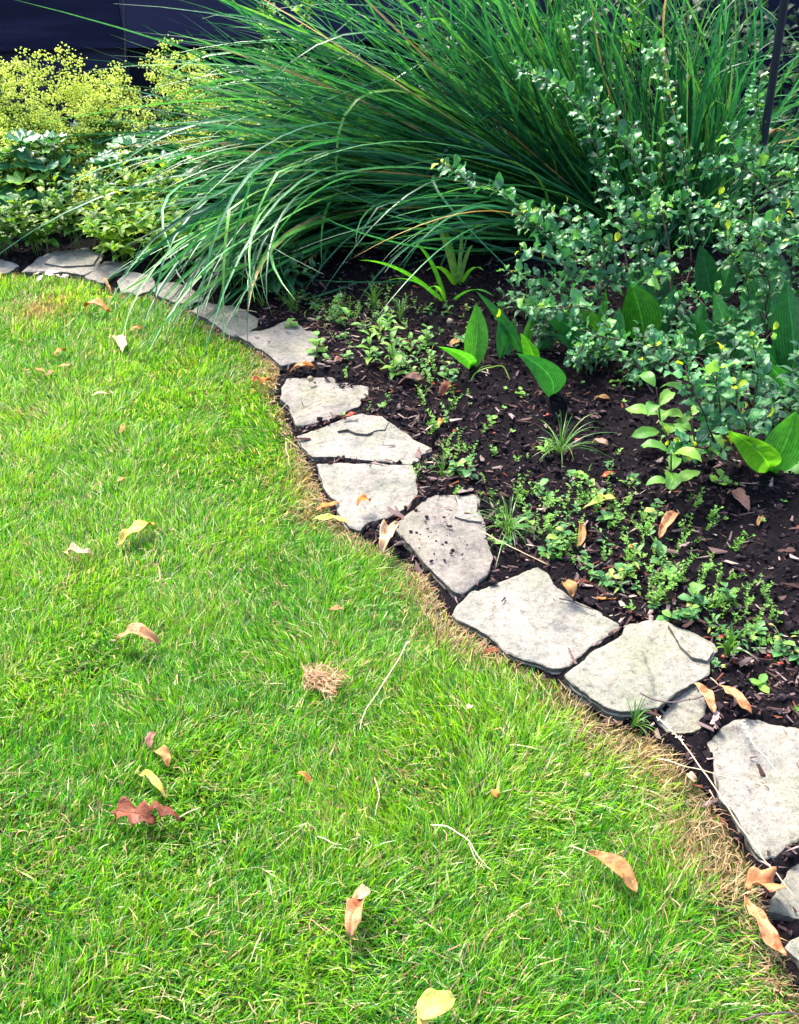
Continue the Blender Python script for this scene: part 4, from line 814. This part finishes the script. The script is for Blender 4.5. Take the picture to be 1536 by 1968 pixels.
for i in range(46):
    b = at(U(640, 1536), U(640, 1300)); pb = np.array([[b.x, b.y]])
    if inside(pb)[0] or in_stone(pb)[0]: continue
    mb = MB()
    for k in range(random.randint(3, 6)):
        a = U(0, 6.28); l = U(.007, .014); d_ = Vector((math.cos(a), math.sin(a), .35)); mb.add(*ribbon([Vector((0, 0, .006)), Vector((0, 0, .006)) + d_ * l * .5, Vector((0, 0, .007)) + d_ * l], l * .8, 'ell', side=Vector((-math.sin(a), math.cos(a), 0)), ny=1, fold=.1), rnd=U(0, .9))
    tag(link('seedling', mb.mesh('seedling', m_weed), None, Matrix.Translation((b.x, b.y, bedz(b.x, b.y) + .003))), 'tiny round-leaved seedling on the bare dark soil', 'weed', GS)
m_weedd = leaf_mat('dull_weed_leaf', [(0, (.03, .12, .04)), (.5, (.06, .19, .05)), (.85, (.12, .26, .04)), (1, (.3, .3, .08))], 'mid', .5, .3, .35)
def mk_mixed(k):
    mb = MB(); h = U(.01, .06); L0 = bez(Vector((0, 0, 0)), Vector((U(-.3, .3) * h, U(-.3, .3) * h, h * .5)), Vector((U(-.7, .7) * h, U(-.7, .7) * h, h)), 6); mb.add(*tube(L0, .001, .0005, 3))
    kd = ('lance', 'ell', 'obovate')[k % 3]; nl = random.randint(5, 14)
    for i in range(nl):
        t = (i + 1) / nl; p = L0[min(5, int(t * 5))]; a = i * 2.4 + U(-.6, .6); l = U(.008, .026) * (1.2 - .5 * t); d_ = Vector((math.cos(a), math.sin(a), U(-.1, .7)))
        mb.add(*ribbon([p, p + d_ * l * .35, p + d_ * l * .7 + Vector((0, 0, -.05 * l)), p + d_ * l + Vector((0, 0, -.2 * l))], l * (.3 if k % 3 == 0 else .7) * U(.7, 1.2), kd, side=Vector((-math.sin(a), math.cos(a), U(-.2, .2))), ny=2, fold=.3), rnd=U(0, .9))
    return mb.mesh('weed', m_weedd)
MIX = [mk_mixed(k) for k in range(12)]; nm_ = 0
while nm_ < 150:
    cxy = random.choice(((700, 640, 60, 'straggling weed rooted near the base of the tall pale weed'), (640, 600, 50, 'straggling weed in shade above the overgrown flagstone'), (780, 720, 50, 'straggling weed near the crumpled purple-brown leaf'), (850, 930, 36, 'straggling weed in mulch just below the pointed flagstone tip'), (960, 1030, 38, 'straggling weed around the fine grass tuft by the crumb-covered flagstone'), (1060, 1060, 40, 'straggling weed in mulch above the beige flagstone'),
        (1200, 1120, 50, 'straggling weed in mulch between the upright tan leaf and beige flagstone'), (1330, 1190, 44, 'straggling weed behind the large rounded flagstone'), (900, 640, 50, 'straggling weed behind the glowing lily leaf'), (1110, 970, 60, 'straggling weed near the yellow-green fallen leaf in mid bed'), (1480, 1260, 44, 'straggling weed by the right frame edge near the red berries')))
    b = at(random.gauss(cxy[0], cxy[2]), random.gauss(cxy[1], cxy[2] * .5)); pb = np.array([[b.x, b.y]]); nm_ += 1
    if inside(pb)[0]: continue
    if in_stone(pb)[0]: continue
    tag(link('weed', MIX[nm_ % 12], None, Matrix.Translation((b.x, b.y, bedz(b.x, b.y) - .002)) @ Matrix.Rotation(U(0, 6.28), 4, 'Z') @ Matrix.Scale(U(.6, 1.7), 4)), cxy[3], 'weed', cxy[3])
m_tuft = leaf_mat('tuft_leaf', [(0, (.04, .14, .03)), (.6, (.07, .2, .03)), (1, (.14, .28, .03))], 'none', .4, .3, .5)
def tuft(label, px, py, L_, n, wid, flat=.7, bias=(0, 0)):
    b = at(px, py); b.z = bedz(b.x, b.y) - .002; mb = MB()
    for i in range(n):
        a = U(0, 6.28); l = L_ * U(.45, 1.1); f = U(.15, 1) * flat; e = Vector((math.cos(a) * l * f + bias[0] * l, math.sin(a) * l * f + bias[1] * l, l * (1 - f * .75))); m = Vector((e.x * .42, e.y * .42, e.z * .5 + l * .2)); mb.add(*ribbon(bez(Vector((U(-1, 1), U(-1, 1), 0)) * .006, m, e, 8), wid * U(.7, 1.2), 'blade', ny=1, fold=0, roll=U(-.5, .5)))
    rt = tag(link('grass_tuft', mb.mesh('grass_tuft', m_tuft), None, Matrix.Translation(b)), label, 'grass tuft', 'grass tufts growing in the bed')
tuft('spidery grass tuft spread flat on the bare soil in mid bed', 1075, 885, .17, 46, .0026, 1.2, (.12, .12))
tuft('fine grass tuft leaning over the crumb-covered flagstone', 975, 1040, .15, 60, .0022, 1.15, (-.12, 0))
tuft('short bright grass tuft behind the large rounded flagstone', 1392, 1275, .12, 22, .0055, .7)
tuft('grass tuft in shade above the overgrown flagstone', 560, 610, .12, 34, .0025, .85)
tuft('sparse grass tuft under the tall blades near the sword-leaved fan', 770, 625, .14, 24, .0028, .8)
tuft('small grass tuft between the dark leafy plant and brown flagstone', 505, 600, .1, 26, .0025, .85)
tuft('loose grass tuft on shaded soil above the tall pale weed', 720, 600, .13, 26, .0026, .85)
tuft('thin grass wisps beside the pointed flagstone tip', 850, 930, .09, 18, .002, .9)
tuft('short grass wisps on the soil behind the overgrown flagstone', 640, 630, .1, 22, .0024, .85)
tuft('wispy green tuft in front of the large rounded flagstone', 1215, 1400, .10, 26, .0022, .95, (.2, .1))
# ------------------------------------------------------------------ fallen leaves
def dm(name, a, b, c=None, rough=.55, tr=.2): return leaf_mat(name, [(0, a), (1, b)], 'pinnate', rough, tr, .35, 1.15, (55, c or tuple(x * .5 for x in a)), 1.1)
DM = dict(tan=dm('tan_leaf', (.34, .17, .055), (.40, .22, .075)), orange=dm('orange_leaf', (.52, .17, .025), (.55, .22, .04)), cream=dm('cream_leaf', (.52, .36, .22), (.58, .42, .27), (.34, .15, .05)),
          yellow=dm('yellow_leaf', (.48, .38, .06), (.52, .42, .08), (.45, .34, .08)), brown=dm('brown_leaf', (.17, .045, .022), (.24, .075, .03), (.08, .02, .012)), peach=dm('peach_leaf', (.46, .21, .09), (.54, .28, .14), (.28, .09, .03)),
          olive=dm('olive_leaf', (.40, .42, .08), (.46, .46, .10), (.25, .28, .05)), white=dm('white_leaf', (.75, .7, .66), (.8, .76, .7), (.55, .5, .45)), red=dm('red_leaf', (.34, .045, .02), (.38, .07, .03), (.2, .02, .01)), pink=dm('pinkish_leaf', (.24, .11, .08), (.28, .14, .10), (.2, .09, .07)))
m_straw = solid_mat('pale_straw', [(.3, (.42, .31, .17)), (.7, (.62, .50, .32))], 40, .6, .3, .1)
def dleaf(x0, y0, x1, y1, wpx, colr, arch, curl, label, z=.032, kind='ell', stem=0, wave=.08, rag=0, roll=0):
    a, b = at(x0, y0, z), at(x1, y1, z); c = (a + b) / 2; L_ = (b - a).length; W_ = wpx / scale_at(c); sd2 = Vector((-(b - a).y, (b - a).x, 0)).normalized()
    m = c + Vector((0, 0, arch * L_)) + sd2 * U(-.12, .12) * L_; P = [p - c for p in bez(a, m, b, 16)]
    for p in P: p.z = max(p.z, -.012)
    V, Fc, UV = ribbon(P, W_, kind, ny=8, fold=curl, wave=wave, wn=2.2, serr=.0, roll=roll)
    sdv = U(0, 50)
    V = [v + Vector((noise.noise(v * 35 + Vector((sdv, 0, 0))), noise.noise(v * 35 + Vector((0, sdv, 0))), noise.noise(v * 45 + Vector((0, 0, sdv))) * 1.3)) * (.006 + .05 * rag * W_) for v in V]
    mb = MB().add(V, Fc, UV, rnd=0)
    if rag:   # irregular torn margin
        keep = [f for i, f in enumerate(Fc) if not ((i % 8 in (0, 7)) and noise.noise(V[f[0]] * 60) > .1)]
        mb = MB().add(V, keep, UV, rnd=0)
    o = tag(link('fallen_leaf', mb.mesh('fallen_leaf', DM[colr]), None, Matrix.Translation(c)), label, 'leaf', 'fallen leaves')
    so = o.modifiers.new('thick', 'SOLIDIFY'); so.thickness = .0006
    if stem: d_ = (P[0] - P[1]).normalized(); d_.z = .1; link('leaf_stalk', MB().add(*tube([P[0], P[0] + d_ * stem * .5, P[0] + d_ * stem + Vector((0, 0, -.004))], .0014, .001, 4)).mesh('leaf_stalk', m_straw), o)
dleaf(163, 592, 212, 600, 22, 'orange', .25, .5, 'curled orange leaf with pale upper side near the grass tips', stem=.02)
dleaf(165, 586, 205, 592, 12, 'cream', .2, .3, 'cream leaf lying against the curled orange leaf', z=.045)
dleaf(212, 590, 224, 575, 9, 'orange', .3, .3, 'tiny bright orange leaf touching the drooping blade tips')
dleaf(213, 648, 236, 678, 20, 'cream', .1, .3, 'pale cream oval leaf alone on the upper lawn', stem=.02)
dleaf(248, 638, 275, 632, 10, 'orange', .2, .3, 'small orange leaf right of the pale cream oval leaf')
dleaf(106, 684, 130, 674, 14, 'orange', .2, .4, 'crumpled orange leaf on the upper left lawn')
dleaf(68, 712, 84, 716, 10, 'orange', .2, .3, 'small round orange leaf left of the pinkish fragments')
dleaf(88, 722, 108, 714, 9, 'peach', .1, .3, 'small peach fragment beside the round orange leaf', z=.034)
dleaf(112, 706, 134, 702, 9, 'tan', .1, .3, 'small tan fragment above the peach one', z=.034)
dleaf(40, 712, 62, 712, 7, 'tan', .1, .3, 'thin tan scrap near the left frame edge', z=.034)
dleaf(174, 762, 215, 758, 7, 'cream', .15, .3, 'thin cream leaf curled like a wire on the upper lawn')
dleaf(205, 540, 218, 568, 8, 'tan', .2, .2, 'slender tan leaf standing below the pointed flagstone')
dleaf(226, 1047, 298, 1003, 26, 'yellow', .12, .35, 'long yellow leaf twisted at one end on the left lawn', wave=.2)
dleaf(124, 1060, 182, 1070, 18, 'cream', .2, .6, 'cream leaf curled into a roll with a brown end', wave=.2)
dleaf(226, 930, 244, 916, 8, 'tan', .1, .3, 'small narrow tan leaf above the long yellow leaf')
dleaf(228, 832, 240, 818, 8, 'orange', .1, .3, 'tiny orange-tan leaf on the pale upper lawn')
dleaf(226, 1232, 308, 1240, 28, 'peach', .38, .4, 'arched peach leaf bridging over the lawn on its two ends', z=.03, stem=.03)
dleaf(288, 1440, 300, 1408, 18, 'pink', .15, .6, 'small folded pinkish brown leaf above the olive one')
dleaf(298, 1446, 325, 1474, 20, 'tan', .25, .6, 'tan leaf curled over with an olive tinge', wave=.2)
dleaf(268, 1488, 316, 1534, 14, 'yellow', .2, .5, 'thin twisted yellow leaf above the large brown maple leaf', wave=.25)
dleaf(214, 1562, 300, 1582, 48, 'brown', .12, .4, 'large dark red-brown torn leaf, pale sheen on its left part', wave=.22, roll=.3, kind='lobed', z=.04)
dleaf(272, 1556, 345, 1578, 26, 'brown', .25, -.5, 'dark brown curled lobe overlapping the torn red-brown leaf', z=.045, wave=.2, kind='lobed')
dleaf(672, 1800, 690, 1716, 38, 'peach', .12, .5, 'peach leaf with a hooked curled top on the lower lawn', z=.05, wave=.2)
dleaf(682, 1722, 712, 1716, 24, 'cream', .2, .6, 'curled cream tip of leaf resting against the hooked peach one', z=.055)
dleaf(1132, 1640, 1224, 1720, 34, 'tan', .1, .45, 'long tan leaf with a thin dark stalk on the lower right lawn', z=.045, stem=.035, wave=.12)
dleaf(800, 1950, 876, 1920, 52, 'olive', .12, .3, 'large yellow-green leaf with a hole at the bottom edge', z=.05, kind='ovate')
dleaf(806, 1985, 815, 1935, 22, 'yellow', .12, .6, 'pale curled leaf stalk end under the large yellow-green leaf', z=.045)
dleaf(950, 1515, 960, 1532, 12, 'orange', .2, .4, 'small orange leaf alone on the middle of the lawn')
dleaf(572, 1488, 600, 1502, 8, 'orange', .2, .4, 'thin rust-orange leaf fragment left of the bent straw')
dleaf(634, 1172, 660, 1170, 12, 'tan', .2, .4, 'small brownish leaf sunk in the grass above the dead grass clump', z=.03)
dleaf(894, 1364, 908, 1354, 10, 'cream', .2, .4, 'tiny cream curl in the grass below the large rounded flagstone')
dleaf(1436, 1700, 1492, 1706, 46, 'peach', .3, .9, 'bright curled orange-peach leaf at the corner flagstone', z=.05, wave=.3)
dleaf(1440, 1728, 1512, 1845, 34, 'peach', .08, .5, 'long peach leaf running down beside the lowest flagstone', z=.05, wave=.15)
dleaf(735, 1065, 764, 1012, 28, 'cream', .2, .8, 'curled cream and orange leaf left of the crumb-covered flagstone', z=.05, wave=.3)
dleaf(684, 972, 713, 962, 15, 'orange', .3, .8, 'small curled orange leaf lying on a flagstone', z=.055)
dleaf(606, 976, 652, 966, 14, 'orange', .06, .2, 'flat orange-tan leaf in the straw left of the stones', z=.03)
dleaf(600, 998, 672, 1006, 15, 'olive', .05, .2, 'flat yellow-green leaf touching the flagstone corner', z=.035)
dleaf(558, 716, 612, 712, 16, 'orange', .25, .8, 'rolled orange leaf in the gap between two flagstones', z=.03)
dleaf(566, 712, 596, 708, 9, 'cream', .25, .5, 'cream curl on top of the rolled orange leaf', z=.045)
dleaf(642, 712, 662, 690, 16, 'pink', .2, .6, 'left of two pinkish folded leaves behind the straw-strewn flagstone', z=.03)
dleaf(660, 692, 682, 706, 16, 'pink', .2, -.6, 'right of two pinkish folded leaves behind the straw-strewn flagstone', z=.03)
dleaf(764, 740, 820, 738, 26, 'pink', .25, .5, 'crumpled purple-brown leaf on the soil under the weeds', z=.025, rag=1)
dleaf(1108, 1055, 1112, 1000, 16, 'tan', .05, .6, 'narrow upright tan leaf among the thyme-like sprigs', z=.03)
dleaf(1268, 1035, 1296, 985, 22, 'peach', .15, .7, 'pale curled tan leaf leaning in the dark soil', z=.04)
dleaf(1080, 1122, 1100, 1150, 24, 'tan', .3, .6, 'small folded tan leaf at the back edge of the beige flagstone', z=.055, kind='obovate')
dleaf(1338, 1315, 1372, 1372, 22, 'peach', .1, .6, 'left of two peach leaves lying behind the low flagstone', z=.05)
dleaf(1382, 1318, 1445, 1372, 26, 'peach', .12, .6, 'right of two peach leaves lying behind the low flagstone', z=.05, stem=.03)
dleaf(842, 826, 856, 812, 12, 'orange', .3, .5, 'small orange-brown leaf on the mulch behind the pointed flagstone', z=.02)
dleaf(1140, 772, 1176, 776, 12, 'tan', .3, .7, 'tan leaf on the soil below the trailing shrub', z=.02)
dleaf(1154, 918, 1182, 908, 12, 'red', .1, .4, 'reddish leaf between the grass tuft and the oval-leaved seedling', z=.02)
dleaf(500, 742, 524, 734, 14, 'orange', .3, .6, 'orange-red crumpled leaf in straw left of the flagstones', z=.03)
dleaf(488, 736, 500, 730, 9, 'red', .3, .6, 'tiny rust-red leaf beside the orange-red crumpled one', z=.03)
dleaf(656, 802, 688, 795, 9, 'red', .1, .4, 'rust-red scrap in the joint behind the pointed flagstone', z=.05)
dleaf(1120, 980, 1186, 960, 18, 'olive', .2, .4, 'yellow-green fallen leaf lying on the weeds in mid bed', z=.05)
dleaf(1145, 1150, 1195, 1154, 9, 'orange', .1, .7, 'orange curled sliver behind the beige flagstone', z=.025)
dleaf(1205, 1050, 1220, 1058, 9, 'orange', .1, .5, 'tiny orange leaf left of the pale curled one', z=.025)
dleaf(1400, 945, 1440, 985, 28, 'pink', .15, .6, 'large greyish dead leaf in shade under the right lily', z=.025, rag=1)
dleaf(1455, 1015, 1470, 995, 10, 'tan', .2, .6, 'small tan curl on the dark soil at the right', z=.025)
dleaf(865, 860 - 195, 885, 655, 12, 'tan', .2, .5, 'tan leaf bit behind the glowing lily leaf', z=.02)
dleaf(850, 762, 878, 752, 26, 'brown', .35, .8, 'crumpled dark brown leaf mound on the bare soil', z=.025, rag=1)
dleaf(1140, 850, 1168, 860, 20, 'pink', .2, .6, 'crinkled grey-brown leaf right of the spidery grass tuft', z=.025, rag=1)
dleaf(1320, 1490, 1342, 1500, 16, 'cream', .25, .4, 'small white curled flake on the mulch left of the straw stalks', z=.03)
dleaf(1470, 260, 1520, 262, 12, 'tan', .2, .4, 'slender tan leaf caught among the right upright blades', z=.6)
# pale torn flakes by the left flagstones
for (x, y, l, w_, lab) in ((96, 538, 44, 16, 'largest torn white leaf flake in front of the left flagstones'), (104, 530, 24, 12, 'white leaf flake behind the largest torn one'), (124, 536, 18, 10, 'small white flake at the right end of the torn flakes'), (74, 531, 14, 9, 'small white flake at the left end of the torn flakes')):
    dleaf(x - l / 2, y, x + l / 2, y - 6, w_, 'white', .15, .3, lab, z=.034, rag=1)
# dried bent stalks, straws, twigs
def stalk(label, pts, r, z=.04, mat=None, name='dry_stalk', cat='stalk', seeds=False, kinks=.004, flat=False):
    P = [at(x, y, z + dz) for x, y, dz in pts]; c = P[0].copy(); L0 = smooth_line([p - c for p in P], 8 * len(P)); L0 = [p + Vector((noise.noise(p * 30), noise.noise(p * 30 + Vector((9, 0, 0))), 0)) * kinks for p in L0]
    mb = MB().add(*(ribbon(L0, r * 4, 'blade', ny=2, fold=.4) if flat else tube(L0, r, r * .6, 5)))
    o = tag(link(name, mb.mesh(name, mat or m_straw), None, Matrix.Translation(c)), label, cat)
    if seeds:
        sm = MB()
        for i in range(16):
            p = L0[int(len(L0) * U(0, .28))]; a = U(0, 6.28); e = p + Vector((math.cos(a), math.sin(a), .3)) * .009; sm.add(*ribbon([p, p.lerp(e, .5), e], .003, 'ell', ny=1))
        link('seed_head', sm.mesh('seed_head', m_straw), o)
stalk('long pale straw leaning across the middle of the lawn', [(786, 1233, .01), (740, 1310, 0), (700, 1370, 0), (690, 1404, -.01)], .0013)
stalk('bent pale straw with a kink on the lower lawn', [(828, 1585, 0), (865, 1592, .005), (898, 1612, .005), (918, 1645, 0), (936, 1666, -.01)], .0014)
stalk('very long straw stalk running diagonally beside the flagstone cut by the frame', [(1262, 1378, .01), (1310, 1425, .015), (1385, 1530, .02), (1450, 1625, .02), (1530, 1725, .02)], .0016, seeds=True)
stalk('thin straight straw stalk crossing level over the flagstone cut by the frame', [(1262, 1458, 0), (1330, 1475, .015), (1430, 1500, .02), (1550, 1525, .02)], .0011)
stalk('straw stalk with seed husks leaning over the flagstone cut by the frame', [(1425, 1385, .02), (1450, 1430, .02), (1500, 1490, .025), (1560, 1570, .02)], .0013, seeds=True)
stalk('pale straight straw poking out behind the crumb-covered flagstone', [(925, 1022, .02), (980, 1050, .02), (1052, 1086, .0)], .0020)
m_twig = solid_mat('dark_twig', [(.3, (.05, .03, .035)), (.7, (.13, .085, .09))], 60, .7)
stalk('thin dark twig resting across the front of the rounded flagstone', [(1230, 1332, .03), (1262, 1347, .025), (1320, 1345, .02), (1398, 1322, 0)], .0022, mat=m_twig, name='twig', cat='twig')
stalk('dark twig in the bottom right corner of the lawn', [(1425, 1962, 0), (1470, 1948, .005), (1540, 1950, .0)], .002, mat=m_twig, name='twig', cat='twig')
stalk('brown twig behind the beige flagstone', [(1075, 1150, .0), (1110, 1160, .0), (1140, 1172, .0)], .002, .04, mat=m_twig, name='twig', cat='twig')
stalk('brown twig on the soil right of the rounded flagstone', [(1410, 1170, .0), (1450, 1166, .0), (1490, 1164, 0)], .0028, .02, mat=m_twig, name='twig', cat='twig')
stalk('thin brown twig among the mulch near the spidery grass tuft', [(1055, 848, .0), (1080, 832, .01), (1100, 822, .01)], .0014, .02, mat=m_twig, name='twig', cat='twig')
stalk('long thin twig on soil below the trailing shrub', [(1170, 757, .0), (1210, 762, .01), (1260, 775, .01)], .0014, .02, mat=m_twig, name='twig', cat='twig')
stalk('thin twig running right of the oval-leaved seedlings', [(1420, 990, .0), (1450, 985, .01), (1480, 975, .0)], .0016, .02, mat=m_twig, name='twig', cat='twig')
stalk('short dark twig pointing away beside the long tan leaf', [(1190, 1660, .0), (1200, 1640, .01), (1212, 1620, .01)], .0016, .04, mat=m_twig, name='twig', cat='twig')
stalk('pale twig beside the dark red-brown torn leaf', [(330, 1578, .0), (360, 1562, .01), (385, 1552, .01)], .0014, .04)
stalk('dry straw lying lengthwise on the straw-strewn flagstone', [(580, 790, .0), (620, 772, .003), (680, 758, .003)], .0009, .047)
stalk('second straw crossing the left part of the straw-strewn flagstone', [(535, 790, -.02), (570, 762, .0), (640, 735, .003)], .0009, .047)
stalk('thin straw sticking up left of the pointed flagstone', [(550, 850, .0), (552, 870, .01), (558, 898, .0)], .001, .03)
stalk('short straw beside the pointed flagstone corner', [(548, 842, .0), (560, 850, .005), (575, 862, .0)], .001, .035)
stalk('thin pale straw on the upper right lawn', [(395, 835, 0), (410, 815, .005), (422, 800, .005)], .001)
stalk('thin tan straw on the far upper lawn', [(150, 650, 0), (157, 633, .005), (165, 616, .005)], .001)
stalk('fine curved straw on the lawn below the small orange leaf', [(900, 1620, 0), (915, 1650, .005), (930, 1668, 0)], .0007)
stalk('short straw standing beside the lower lawn hollow', [(480, 1850, 0), (490, 1820, .01), (500, 1790, .01)], .0009)
stalk('thin straw on the lawn right of the dead grass clump', [(720, 1495, 0), (730, 1530, .005), (720, 1568, 0)], .0009)
stalk('reddish straw lying level on the lower middle lawn', [(610, 1607, 0), (640, 1622, .005), (660, 1624, 0)], .0010)
stalk('dried brown flap of old leaf stalk arching at the glowing lily leaf', [(902, 740, -.01), (915, 716, .02), (945, 706, .035), (968, 706, .03), (985, 740, -.01)], .0032, .02, mat=m_ylw, name='dried_leaf_stalk')
stalk('second dried brown strand under the arching old leaf stalk', [(910, 722, .0), (925, 706, .02), (945, 702, .03)], .0016, .02, mat=m_ylw, name='dried_leaf_stalk')
stalk('pale curled stalk end on the brown shaded flagstone', [(450, 596, .01), (475, 596, .012), (494, 600, .01)], .0016, .045)
# clump of dead grass thrown on the lawn
g = at(612, 1302, .032); mb = MB()
for i in range(430):
    a = U(0, 6.28); q = U(0, 1) ** .6 * (.85 + .9 * noise.noise(Vector((math.cos(a) * 1.6, math.sin(a) * 1.6, 3.3)))) ; p = Vector((math.cos(a) * .066 * q, math.sin(a) * .05 * q - .4 * math.cos(a) * .066 * q, U(-.004, .008))); an = random.gauss(-.4, 1.0); l = U(.006, .034); e = p + Vector((math.cos(an), math.sin(an), U(-.22, .12))) * l
    mb.add(*ribbon([p, p.lerp(e, .5) + Vector((U(-.003, .003), U(-.003, .003), .002)), e], U(.0008, .0026), 'blade', ny=1, fold=0))
m_dead = leaf_mat('dead_clump', [(0, (.10, .045, .02)), (.5, (.28, .15, .075)), (1, (.46, .30, .19))], 'none', .7, .1, .2)
tag(link('dead_grass_clump', mb.mesh('dead_grass_clump', m_dead), None, Matrix.Translation(g)), 'clump of brown dead clippings lying on the middle of the lawn', 'dead grass')
# red berries
m_berry = solid_mat('red_berry', [(.3, (.35, .02, .01)), (.7, (.5, .05, .02))], 60, .4, .5, .05)
sph = MB(); kk = 8
Vs = [Vector((math.sin(p_) * math.cos(t_), math.sin(p_) * math.sin(t_), math.cos(p_))) for p_ in [math.pi * i / 6 for i in range(7)] for t_ in [6.2832 * j / kk for j in range(kk)]]
Fs = [(i * kk + j, (i + 1) * kk + j, (i + 1) * kk + (j + 1) % kk, i * kk + (j + 1) % kk) for i in range(6) for j in range(kk)]
mber = sph.add([v * .0062 for v in Vs], Fs, rnd=0).mesh('berry', m_berry)
for i, (x, y) in enumerate(((1053, 797), (950, 833), (1085, 1018), (1314, 1052), (1235, 972), (1083, 962), (1385, 1225), (1392, 1262), (1476, 1262), (1470, 1278), (833, 738), (873, 828), (1110, 845), (1500, 1275))):
    b = at(x, y, .02); tag(link('berry', mber, None, Matrix.Translation(b) @ Matrix.Diagonal((U(1, 1.6), U(.8, 1.1), .8, 1))), 'small red fallen berry on the dark soil', 'berry', 'red berries scattered on the soil')
# snail-like pebble and tan stones
m_peb = solid_mat('pebble', [(.3, (.18, .14, .08)), (.7, (.34, .29, .2))], 40, .6)
for x, y, s, z, lab in ((597, 728, .011, .05, 'small round olive pebble on the back edge of the straw-strewn flagstone'), (1130, 1490, .006, .03, 'tiny pale pebble in the straw near the mulch'), (865, 618, .014, .02, 'round green-brown pebble at the stem foot under the shrub')):
    b = at(x, y, z); V = [v * s * (1 + .25 * noise.noise(v * 1.3 + b)) for v in Vs]; tag(link('pebble', MB().add(V, Fs, rnd=0).mesh('pebble', m_peb), None, Matrix.Translation(b)), lab, 'pebble')
# rain droplets lie on the wet leaves of the front mantle plants
print('objects', len(bpy.data.objects))
